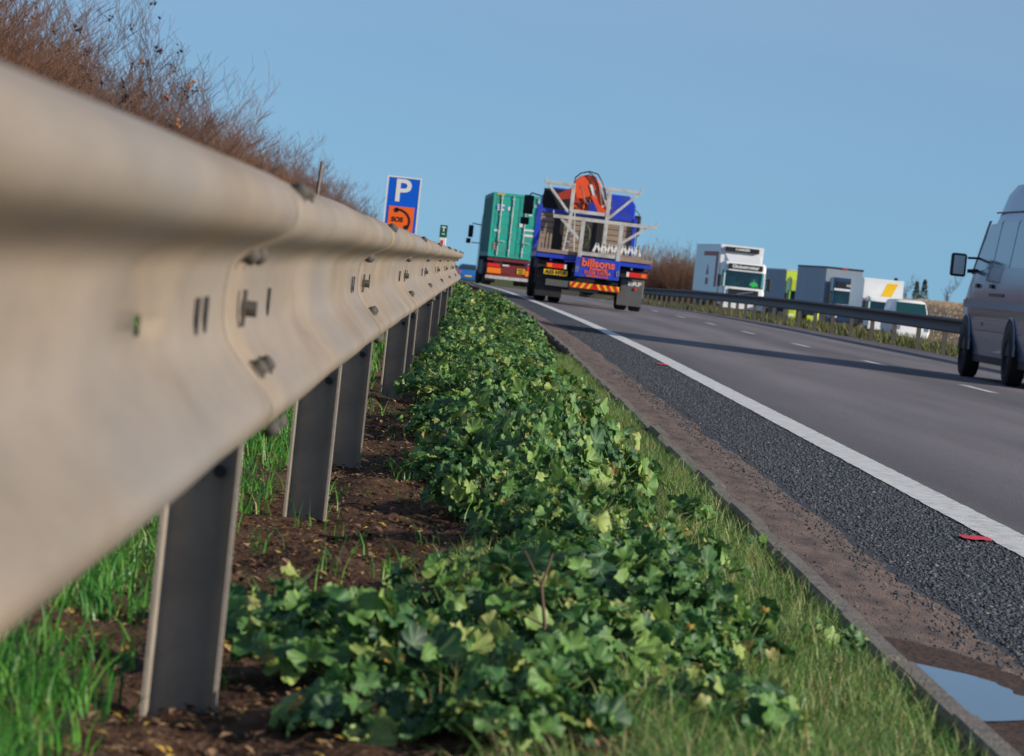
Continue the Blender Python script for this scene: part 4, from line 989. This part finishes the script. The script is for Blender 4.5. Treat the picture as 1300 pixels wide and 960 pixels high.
# ------------------------------------------------------------------ silver minibus on the right
Vn = empty('silver_van', (7.52,46.35,-.085), R(1.3)); tag(Vn, 'silver high-roof van with side windows overtaking at the right edge', 'van')
base = [(0.80,.25),(.90,.31),(.955,.60),(.97,.92),(.965,1.06),(.945,1.36),(.865,2.02),(.835,2.10),(.80,2.16),(.76,2.36),(.66,2.50),(.40,2.58),(0,2.60)]
roofH = [(0,2.50),(.06,2.56),(.5,2.60),(3.0,2.60),(3.55,2.56),(3.9,2.42),(4.15,2.24),(4.35,2.02),(4.62,1.70),(4.86,1.40),(5.1,1.24),(5.4,1.10),(5.55,.95),(5.60,.70)]
secs = []
for (y,H) in roofH:
    w = 1 if y < 4.2 else 1-(.10*((y-4.2)/1.4)**2.2)
    pts = []
    for (x,z) in base:
        zz = z if H > 2.55 else (z if z < min(.9,H-.15) else min(.9,H-.15)+(z-min(.9,H-.15))*(H-min(.9,H-.15))/(2.60-min(.9,H-.15)))
        # keep body width at a given height
        def wid(h):
            for (a,c) in zip(base[:-1],base[1:]):
                if a[1] <= h <= c[1]: return a[0]+(c[0]-a[0])*(h-a[1])/(c[1]-a[1])
            return base[-1][0]
        xw = min(wid(min(zz,2.1)), x*1.0 + (.0 if z < 2.1 else 0)) if z < 2.05 else x
        if z >= 1.3 and H < 2.3: xw = wid(min(zz,2.0))*(x/base[5][0])**(.0 if z < 2.05 else .6)
        pts.append((xw*w, zz))
    yy = [y-(.0 if y < 5 else .0) for _ in pts]
    secs.append([(x,y,z) for (x,z) in pts]+[(-x,y,z) for (x,z) in reversed(pts[:-1])])
vb = MB().loft(secs).build('body', M['van'], Vn, smooth=True, bevel=0)
def sx(z):   # outer half width of the side at height z
    for (a,c) in zip(base[:-1],base[1:]):
        if a[1] <= z <= c[1]: return a[0]+(c[0]-a[0])*(z-a[1])/(c[1]-a[1])
def side_quad(b, s_, pts, d=.004, th=.006):
    vs = [(s_*(sx(z)+d),y,z) for (y,z) in pts]+[(s_*(sx(z)+d-th),y,z) for (y,z) in pts]; n = len(pts)
    b.add(vs, [tuple(range(n)), tuple(range(2*n-1,n-1,-1))]+[(i,i+n,(i+1)%n+n,(i+1)%n) for i in range(n)])
for s_ in (-1,1):
    for pts in ([(.35,1.42),(1.72,1.42),(1.72,2.0),(.35,2.0)],[(1.84,1.42),(3.02,1.42),(3.02,2.0),(1.84,2.0)],[(3.16,1.42),(3.95,1.38),(4.60,1.36),(4.30,1.72),(4.02,1.98),(3.16,2.0)]):
        b = MB(); side_quad(b, s_, pts); b.build('side_window', M['van_glass'], vb)
    b = MB(); side_quad(b, s_, [(4.62,1.33),(4.78,1.33),(4.26,2.03),(4.08,2.03)], .006); b.build('pillar_trim', M['black'], vb)
    b = MB(); side_quad(b, s_, [(.1,.90),(5.0,.90),(5.0,1.0),(.1,1.0)], .016, .02); b.build('rubbing_strip', M['trim'], vb)
    b = MB(); side_quad(b, s_, [(.05,2.125),(4.0,2.125),(4.0,2.145),(.05,2.145)], .012, .02); b.build('roof_gutter', M['black'], vb)
    b = MB(); side_quad(b, s_, [(1.85,1.06),(3.0,1.06),(3.0,1.10),(1.85,1.10)], .01, .02); side_quad(b, s_, [(3.09,.5),(3.10,.5),(3.10,2.02),(3.09,2.02)], .004, .01); side_quad(b, s_, [(1.77,.5),(1.78,.5),(1.78,2.02),(1.77,2.02)], .004, .01); side_quad(b, s_, [(.3,.62),(4.2,.62),(4.2,.628),(.3,.628)], .004, .01); b.build('door_seam', M['black'], vb)
    b = MB(); side_quad(b, s_, [(3.95,1.16),(4.12,1.16),(4.12,1.21),(3.95,1.21)], .03, .03); side_quad(b, s_, [(2.75,1.16),(2.95,1.16),(2.95,1.21),(2.75,1.21)], .03, .03); b.build('door_handle', M['black'], vb)
    b = MB(); side_quad(b, s_, [(4.72,.96),(4.82,.96),(4.82,1.02),(4.72,1.02)], .02, .02); b.build('side_repeater', M['amber'], vb)
    b = MB(); side_quad(b, s_, [(3.35,.68),(3.43,.68),(3.43,.73),(3.35,.73)], .008, .01); side_quad(b, s_, [(1.3,.68),(1.38,.68),(1.38,.73),(1.3,.73)], .008, .01); b.build('side_marker', M['red'], vb)
    for y in (1.05,4.65):
        b = MB(); c = []
        for i in range(25):
            a = math.pi*i/24; c.append((y+.42*math.cos(a), .36+.42*math.sin(a)))
        c.append((y-.42,.36)); c = c[:-1]
        vs = [(s_*.978,q[0],q[1]) for q in c]+[(s_*.85,q[0],q[1]) for q in c]; n = len(c)
        b.add(vs, [tuple(range(n)), tuple(range(2*n-1,n-1,-1))]+[(i,i+n,(i+1)%n+n,(i+1)%n) for i in range(n)]); b.build('wheel_arch', M['under'], vb)
        b = MB(); ring = [(y+.45*math.cos(math.pi*i/24), .36+.45*math.sin(math.pi*i/24)) for i in range(25)]
        b.tube([(s_*.968,q[0],q[1]) for q in ring], .014, 6); b.build('arch_trim', M['van'], vb, smooth=True)
        wheel(Vn, s_*.885, y, .345, .205, s_, M['under'])
    # mirrors
    b = MB(); b.bar((s_*.90,4.42,1.38),(s_*1.06,4.42,1.36),.05,.05); b.bar((s_*.90,4.42,1.54),(s_*1.07,4.42,1.53),.03,.03); b.build('mirror_arm', M['black'], Vn)
    mr = MB().box(*sorted((s_*1.08,s_*1.28)),4.40,4.50,1.28,1.58).build('mirror', M['black'], Vn, bevel=.03)
    MB().box(*sorted((s_*1.11,s_*1.25)),4.390,4.399,1.31,1.55).build('mirror_glass', M['chrome'], mr)
b = MB(); b.add([(-.80,4.93,1.36),(.80,4.93,1.36),(.72,4.27,2.14),(-.72,4.27,2.14)],[(0,1,2,3)]); o = b.build('windscreen', M['glass'], vb); sd = o.modifiers.new('t','SOLIDIFY'); sd.thickness = .05; sd.offset = 0
b = MB(); b.box(-.7,-.03,-.01,.0,1.42,2.1); b.box(.03,.7,-.01,.0,1.42,2.1); b.build('rear_window', M['glass'], vb)
for s_ in (-1,1): MB().box(*sorted((s_*.82,s_*.93)),-.02,.01,.9,1.35).build('rear_light', M['red'], Vn)
MB().box(-.92,.92,-.1,.0,.35,.6).build('bumper', M['black'], Vn, bevel=.02)
MB().box(-.9,.9,.0,5.2,.22,.40).build('underbody', M['under'], Vn)

# ------------------------------------------------------------------ oncoming vehicles (front toward us); local +Y is forward
GL = bpy.data.materials.new('clear_teal_glass'); GL.use_nodes = True; nn = GL.node_tree.nodes; ll = GL.node_tree.links
tp = nn.new('ShaderNodeBsdfTransparent'); tp.inputs[0].default_value = (.50,.86,.82,1); gl = nn.new('ShaderNodeBsdfGlossy'); gl.inputs['Roughness'].default_value = .05; gl.inputs['Color'].default_value = (.6,.9,.88,1); ms = nn.new('ShaderNodeMixShader'); ms.inputs[0].default_value = .10
ll.new(tp.outputs[0], ms.inputs[1]); ll.new(gl.outputs[0], ms.inputs[2]); ll.new(ms.outputs[0], nn['Material Output'].inputs['Surface'])
def cabfront(e, w, zr, m, glassm, zg0=1.75, zg1=2.65, d=2.2, deflector=None, grille=True, mirrors=True, y1=0.):
    h = w/2
    c = MB().loft([[(-h,y1-d,.55),(h,y1-d,.55),(h,y1-d,zr-.15),(h*.85,y1-d,zr),(-h*.85,y1-d,zr),(-h,y1-d,zr-.15)],[(-h,y1-1.3,.5),(h,y1-1.3,.5),(h,y1-1.3,zr-.15),(h*.85,y1-1.3,zr),(-h*.85,y1-1.3,zr),(-h,y1-1.3,zr-.15)]]).build('cab', m, e, bevel=.02)
    fy = lambda z: y1-.14*max(0,(z-1.0))/(zr-1.0)
    def ring(yo, z, k=1.): return [(-h*k,y1-1.3,z),(-h*k,fy(z)-.25,z),(-h*.90*k,fy(z)-.04,z),(-h*.6*k,fy(z),z),(h*.6*k,fy(z),z),(h*.90*k,fy(z)-.04,z),(h*k,fy(z)-.25,z),(h*k,y1-1.3,z)]
    MB().loft([ring(0,.50),ring(0,zg0)]).build('front_panel', m, c, bevel=.015)
    MB().loft([ring(0,zg1),ring(0,zr-.22),[(x*.93,min(y,y1-.45),z) for (x,y,z) in ring(0,zr-.03)]]).build('roof_front', m, c, bevel=.015)
    for s_ in (-1,1):
        MB().bar((s_*h*.955,fy(zg0)-.16,zg0-.02),(s_*h*.95,fy(zg1)-.16,zg1+.02),.09,.12,up=(0,1,0)).build('door_pillar', m, c)
        MB().bar((s_*h*.97,y1-1.24,zg0-.02),(s_*h*.97,y1-1.24,zg1+.02),.08,.12,up=(0,1,0)).build('door_pillar', m, c)
        MB().box(*sorted((s_*(h-.05),s_*(h-.035))),y1-1.2,y1-.3,zg0,zg1).build('side_window', GL, c)
    k = .90; b = MB(); q = [(-h*k,fy(zg0)-.045,zg0),(-h*.6,fy(zg0)-.012,zg0),(h*.6,fy(zg0)-.012,zg0),(h*k,fy(zg0)-.045,zg0),(h*k,fy(zg1)-.045,zg1),(h*.6,fy(zg1)-.012,zg1),(-h*.6,fy(zg1)-.012,zg1),(-h*k,fy(zg1)-.045,zg1)]
    b.add(q,[(0,1,6,7),(1,2,5,6),(2,3,4,5)]); ws = b.build('windscreen', GL, c, fix=False)
    MB().box(-h+.08,h-.08,y1-.75,y1-.2,zg0-.12,zg0+.06).build('dashboard', M['black'], c, bevel=.03)
    for x_ in (-.62,.62): MB().box(x_*h/1.2-.24,x_*h/1.2+.24,y1-1.28,y1-1.12,zg0-.25,zg0+.62).build('seat', M['navy'], c, bevel=.05)
    MB().box(-h+.1,h-.1,y1-1.296,y1-1.286,zg0-.1,zg1).build('cab_interior', M['under'], c)
    MB().cyl((.62*h/1.2,y1-.72,zg0+.08),(0,.8,.6),.2,.03,16).build('steering_wheel', M['black'], c)
    if grille:
        g = MB().box(-h*.72,h*.72,y1-.1,y1+.02,1.12,1.5).build('grille', M['black'], c, bevel=.02)
        b = MB(); b.bar((-h*.45,y1+.035,1.42),(h*.35,y1+.035,1.2),.04,.02); b.build('grille_bar', M['chrome'], g)
    bp = MB().box(-h*.98,h*.98,y1-.1,y1+.06,.35,.8).build('bumper', m, e, bevel=.03)
    for s_ in (-1,1):
        MB().box(*sorted((s_*h*.62,s_*h*.92)),y1+.055,y1+.075,.58,.76).build('headlight', M['white_vinyl'], e)
        wheel(e, s_*(h-.18), y1-1.2, .48, .3, s_)
        if mirrors:
            MB().box(*sorted((s_*(h+.12),s_*(h+.34))),y1-.3,y1-.12,zg0-.05,zg0+.65).build('mirror', M['black'], e, bevel=.04)
            b = MB(); b.bar((s_*(h-.05),y1-.25,zg0+.55),(s_*(h+.2),y1-.2,zg0+.6),.04); b.bar((s_*(h-.05),y1-.25,zg0+.05),(s_*(h+.2),y1-.2,zg0),.04); b.build('mirror_arm', M['black'], e)
    MB().box(-.8,.8,y1-d,y1-.1,.3,.56).build('chassis', M['under'], e)
    return c, ws, fy
def trailer(e, w, z0, z1, y0, y1, ms, mf, mt, name='trailer'):
    h = w/2
    t = MB().box(-h,h,y0,y1,z0,z1).build(name, ms, e, bevel=.01)
    MB().box(-h*.985,h*.985,y1+.001,y1+.03,z0,z1-.12).build('front_bulkhead', mf, t)
    b = MB(); b.box(-h-.015,h+.015,y1-.06,y1+.04,z1-.12,z1+.015); b.box(-h-.015,-h+.02,y0,y1-.06,z1-.1,z1+.012); b.box(h-.02,h+.015,y0,y1-.06,z1-.1,z1+.012); b.build('roof_rail', mt, t)
    b = MB(); b.box(-.5,.5,y0+.2,y1-.5,z0-.35,z0-.002); b.build('trailer_chassis', M['under'], e)
    L_ = y1-y0
    ws_ = (y0+1.5,y0+2.8,y0+4.1) if L_ > 9 else (y0+1.6,)
    for s_ in (-1,1):
        for y in ws_: wheel(e, s_*(h-.2), y, .48, .32, s_)
        MB().box(*sorted((s_*(h-.03),s_*(h-.08))),ws_[-1]+.7,y1-3.2 if L_ > 9 else y1-.6,.5,z0-.05).build('side_guard', M['under'], e)
    return t
def person(e, x, y, z, m):     # seated driver, continuous skinned figure
    me = bpy.data.meshes.new('driver'); P = [(0,0,0),(0,0,.25),(0,0,.48),(0,0,.58),(0,.01,.72),(-.19,0,.45),(-.25,.18,.25),(-.12,.42,.28),(.19,0,.45),(.25,.18,.25),(.12,.42,.28),(-.1,.3,-.02),(.1,.3,-.02)]
    me.from_pydata([Vector(p)+Vector((x,y,z)) for p in P], [(0,1),(1,2),(2,3),(3,4),(2,5),(5,6),(6,7),(2,8),(8,9),(9,10),(0,11),(0,12)], [])
    o = link('person', me); o.modifiers.new('skin','SKIN'); rad = [.17,.18,.13,.06,.11,.075,.055,.04,.075,.055,.04,.1,.1]
    for i, v in enumerate(me.skin_vertices[0].data): v.radius = (rad[i],rad[i]*.9)
    me.skin_vertices[0].data[0].use_root = True
    o.modifiers.new('sub','SUBSURF').levels = 1; me.materials.append(m); return o
def opp(name, X, Y, top, height, rz=183.): return empty(name, (X,Y,top-height), R(rz))

G = opp('white_lorry', 16.0,231, 3.22, 4.05, 182.9); tag(G, 'white articulated lorry with refrigerated trailer and black Globetrotter header sign', 'lorry')
c, ws, fy = cabfront(G, 2.48, 3.12, M['white'], M['glass_teal'], 1.62, 2.55)
hd = MB().box(-1.02,1.02,-.16,-.06,2.66,2.98).build('header_board', M['black'], c, bevel=.02)
text('lettering', 'Globetrotter', .27, (0,-.05,2.82), M['white_vinyl'], hd, rz=math.pi, off_=.008, sx=1.12)
MB().box(-1.0,1.0,-.14,.0,2.56,2.63).build('sun_visor', M['white'], c, bevel=.01)
b = MB(); b.loft([[(-1.1,-2.1,3.05),(1.1,-2.1,3.05),(1.1,-2.1,3.55),(-1.1,-2.1,3.55)],[(-1.0,-.5,3.05),(1.0,-.5,3.05),(1.0,-.9,3.15),(-1.0,-.9,3.15)]]).build('wind_deflector', M['white'], c, bevel=.05)
tr = trailer(G, 2.55, 1.15, 4.05, -16.2, -2.75, M['white'], M['white'], M['white'])
ru = MB().box(-1.0,1.0,-2.718,-2.45,3.68,3.96).build('fridge_unit', M['black'], tr, bevel=.03)
text('lettering', 'CARRIER', .17, (0,-2.44,3.83), M['white_vinyl'], ru, rz=math.pi, off_=.005, sx=1.3)
b = MB(); b.box(1.276,1.281,-11.5,-3.5,3.35,3.62); b.box(1.276,1.281,-4.8,-3.5,1.5,3.34); b.build('side_stripe', M['fadedred'], tr)
b = MB(); b.box(1.276,1.281,-9.5,-8.0,1.6,2.0); b.prism_x([(-9.5,2.2),(-8.0,2.2),(-8.7,2.9)],1.276,1.281); b.build('side_emblem', M['fadedred'], tr)
text('side_lettering', 'freshlinc', .34, (1.279,-8.7,2.08), M['navy'], tr, rz=math.pi/2) if False else None
def inside(e, x, y, z, m, label):
    mw = e.matrix_world if False else Matrix.LocRotScale(e.location, e.rotation_euler, (1,1,1))
    o = person(e, 0, 0, 0, m); o.matrix_world = mw @ Matrix.Translation((x,y,z)); tag(o, label, 'person')
    return o
pn = person(G, 0, 0, 0, M['skin']); pn.name = 'person'
pn.matrix_world = Matrix.LocRotScale(G.location, G.rotation_euler, (1,1,1)) @ Matrix.Translation((-.62,-1.0,1.50)) if False else Matrix.LocRotScale(G.location, G.rotation_euler, (1,1,1)) @ Matrix.Translation((-.64,-.98,1.46))
tag(pn, 'lorry driver in a bright green hi-vis jacket behind the windscreen', 'person')
jk = MB(); jk.loft([[(-.20,-.16,.0),(.20,-.16,.0),(.22,.16,.0),(-.22,.16,.0)],[(-.27,-.16,.25),(.27,-.16,.25),(.27,.20,.25),(-.27,.20,.25)],[(-.25,-.14,.42),(.25,-.14,.42),(.23,.14,.42),(-.23,.14,.42)],[(-.11,-.08,.54),(.11,-.08,.54),(.10,.08,.54),(-.10,.08,.54)]]); jo = jk.build('hi_vis_jacket', M['hivis'], pn, bevel=.04)
bx = opp('box_lorry', 23.8,225, 2.10, 3.25, 182.5); tag(bx, 'small white box lorry with a slanted yellow band on its body', 'lorry')
c, ws2, _ = cabfront(bx, 2.0, 2.25, M['white'], M['glass'], 1.30, 1.95, 1.7)
tr = trailer(bx, 2.3, .95, 3.25, -7.2, -1.9, M['white'], M['white'], M['white'], 'box_body')
MB().prism([(-.75,2.28),(-.10,2.28),(.12,3.06),(-.52,3.06)][::-1] if False else [(.10,2.28),(-.50,2.28),(-.85,3.06),(-.22,3.06)],-1.868,-1.862).build('yellow_band', M['yellow'], tr)
hv = opp('curtain_lorry', 25.5,266, 2.84, 3.98, 183.5); tag(hv, 'articulated lorry with pale grey curtain trailer, dark roof rail and navy cab', 'lorry')
c, ws3, _ = cabfront(hv, 2.1, 3.3, M['navy'], M['glass_teal'], 1.55, 2.35)
hv_b = MB().box(-.85,.85,-.16,-.06,2.62,3.02).build('header_board', M['black'], c, bevel=.02); text('lettering', 'HAUL', .22, (-.15,-.05,2.80), M['white_vinyl'], hv_b, rz=math.pi, off_=.006, sx=1.1)
MB().box(-.85,.85,-.03,.03,1.02,1.5).build('white_grille_surround', M['white'], c, bevel=.02); MB().box(-1.0,1.0,-.12,.01,2.42,2.56).build('sun_visor', M['white'], c, bevel=.01)
tr = trailer(hv, 2.55, 1.2, 3.98, -16.2, -2.6, M['curtain'], M['curtain_grey'], M['under'])
MB().box(-.2,.2,-2.555,-2.52,3.88,3.96).build('marker_light', M['red'], tr)
yl = opp('lime_lorry', 25.5,300, 2.57, 4.15, 183.0); tag(yl, 'lorry with lime yellow cab and slate curtain trailer, behind the navy one', 'lorry')
c, ws4, _ = cabfront(yl, 2.45, 3.6, M['lime'], M['glass'], 1.7, 2.55)
trailer(yl, 2.55, 1.2, 4.15, -16.2, -2.6, M['curtain_grey'], M['lime'], M['steel'])
wv = opp('white_van', 22.6,200, 1.06, 2.25, 182.0); tag(wv, 'white panel van, rightmost oncoming vehicle, its windscreen just above the far barrier', 'van')
def vs_(y, w, H, zb=.35): return [(-w*.92,y,zb),(w*.92,y,zb),(w,y,.7),(w*.98,y,min(1.15,H-.1)),(w*.80,y,max(H-.08,.8)),(w*.6,y,H),(-w*.6,y,H),(-w*.80,y,max(H-.08,.8)),(-w*.98,y,min(1.15,H-.1)),(-w,y,.7)]
vb2 = MB().loft([vs_(-5,.96,2.15),vs_(-4.8,.97,2.22),vs_(-1.75,.97,2.25),vs_(-1.45,.97,2.18),vs_(-.75,.96,1.35),vs_(-.1,.9,1.05),vs_(0,.84,.85)]).build('body', M['white'], wv, bevel=.02, smooth=True)
b = MB(); b.add([(-.82,-.78,1.40),(.82,-.78,1.40),(.74,-1.40,2.08),(-.74,-1.40,2.08)],[(0,1,2,3)]); o = b.build('windscreen', M['glass_teal'], vb2); sd = o.modifiers.new('t','SOLIDIFY'); sd.thickness = .06; sd.offset = 0
for s_ in (-1,1):
    MB().box(*sorted((s_*.62,s_*.84)),-.08,.02,.72,.9).build('headlight', M['chrome'], wv); wheel(wv, s_*.86, -.95, .33, .2, s_); wheel(wv, s_*.86, -4.0, .33, .2, s_)
    MB().box(*sorted((s_*1.02,s_*1.18)),-1.2,-1.08,1.25,1.5).build('mirror', M['black'], wv, bevel=.02)
MB().box(-.26,.26,.0,.02,.5,.61).build('number_plate', M['white_vinyl'], wv)

# ------------------------------------------------------------------ light
az = math.atan2(7.1, -2.9); el = R(20.5)
sd_ = Vector((math.sin(az)*math.cos(el), math.cos(az)*math.cos(el), math.sin(el)))
sun = bpy.data.lights.new('sun', 'SUN'); sun.energy = 5.0; sun.angle = R(.5); sun.color = (1,.90,.76)
so = bpy.data.objects.new('sun', sun); COL.objects.link(so); so.rotation_euler = (-sd_).to_track_quat('-Z','Y').to_euler()
W = bpy.data.worlds.new('World'); S.world = W; W.use_nodes = True; N = W.node_tree.nodes; L = W.node_tree.links
sky = N.new('ShaderNodeTexSky'); sky.sky_type = 'NISHITA'; sky.sun_disc = False; sky.sun_elevation = el; sky.sun_rotation = az
sky.air_density = 1.0; sky.dust_density = .3; sky.ozone_density = 2.5
hs = N.new('ShaderNodeHueSaturation'); hs.inputs['Saturation'].default_value = 1.0; hs.inputs['Value'].default_value = 1.12
tcw = N.new('ShaderNodeTexCoord'); mpw = N.new('ShaderNodeMapping'); mpw.inputs['Location'].default_value = (0,0,.13); L.new(tcw.outputs['Generated'], mpw.inputs[0]); L.new(mpw.outputs[0], sky.inputs[0])
L.new(sky.outputs[0], hs.inputs['Color']); bg = N['Background']; tm_ = N.new('ShaderNodeMix'); tm_.data_type = 'RGBA'; tm_.blend_type = 'MULTIPLY'; tm_.inputs[0].default_value = 1; tm_.inputs[7].default_value = (.62,.81,.90,1); L.new(hs.outputs[0], tm_.inputs[6])
spw = N.new('ShaderNodeSeparateXYZ'); L.new(tcw.outputs['Generated'], spw.inputs[0])
nzw = N.new('ShaderNodeTexNoise'); nzw.inputs['Scale'].default_value = 5; nzw.inputs['Detail'].default_value = 5; mpn = N.new('ShaderNodeMapping'); mpn.inputs['Scale'].default_value = (1,1,5); L.new(tcw.outputs['Generated'], mpn.inputs[0]); L.new(mpn.outputs[0], nzw.inputs['Vector'])
mrw = N.new('ShaderNodeMapRange'); mrw.inputs['From Min'].default_value = .0; mrw.inputs['From Max'].default_value = .075; mrw.inputs['To Max'].default_value = .20; L.new(spw.outputs['Z'], mrw.inputs['Value'])
mul = N.new('ShaderNodeMath'); mul.operation = 'MULTIPLY_ADD'; mul.inputs[1].default_value = .16; mul.inputs[2].default_value = -.08; L.new(nzw.outputs[0], mul.inputs[0])
addw = N.new('ShaderNodeMath'); addw.use_clamp = True; L.new(mrw.outputs[0], addw.inputs[0]); L.new(mul.outputs[0], addw.inputs[1])
hz_ = N.new('ShaderNodeMix'); hz_.data_type = 'RGBA'; L.new(addw.outputs[0], hz_.inputs[0]); L.new(tm_.outputs[2], hz_.inputs[6]); hz_.inputs[7].default_value = (4.3,4.7,5.8,1)
L.new(hz_.outputs[2], bg.inputs['Color']); bg.inputs['Strength'].default_value = .105
S.view_settings.view_transform = 'Standard'; S.view_settings.look = 'None'; S.view_settings.exposure = .28; S.view_settings.gamma = 1

# ------------------------------------------------------------------ camera
f = 5000.; th = R(6.0); vx, vy = 600-650, 480-330
d = Vector((vx, vy, -f)).normalized()
X = Vector((math.cos(th), -math.sin(th), 0)); X.z = -(X.x*d.x+X.y*d.y)/d.z; X.normalize(); Z = X.cross(d)
Rm = Matrix((X, d, Z))       # rows: world X, Y, Z axes in camera coordinates -> camera-to-world
cam = bpy.data.cameras.new('camera'); co = bpy.data.objects.new('camera', cam); COL.objects.link(co)
co.matrix_world = Matrix.Translation((0,0,.75)) @ Rm.to_4x4()
cam.sensor_width = 36; cam.lens = f/1300*36; cam.clip_start = .05; cam.clip_end = 8000
cam.dof.use_dof = True; cam.dof.focus_distance = 15; cam.dof.aperture_fstop = 18.5
S.camera = co
S.render.resolution_x = 1024; S.render.resolution_y = 756
try: S.cycles.use_denoising = True
except Exception: pass
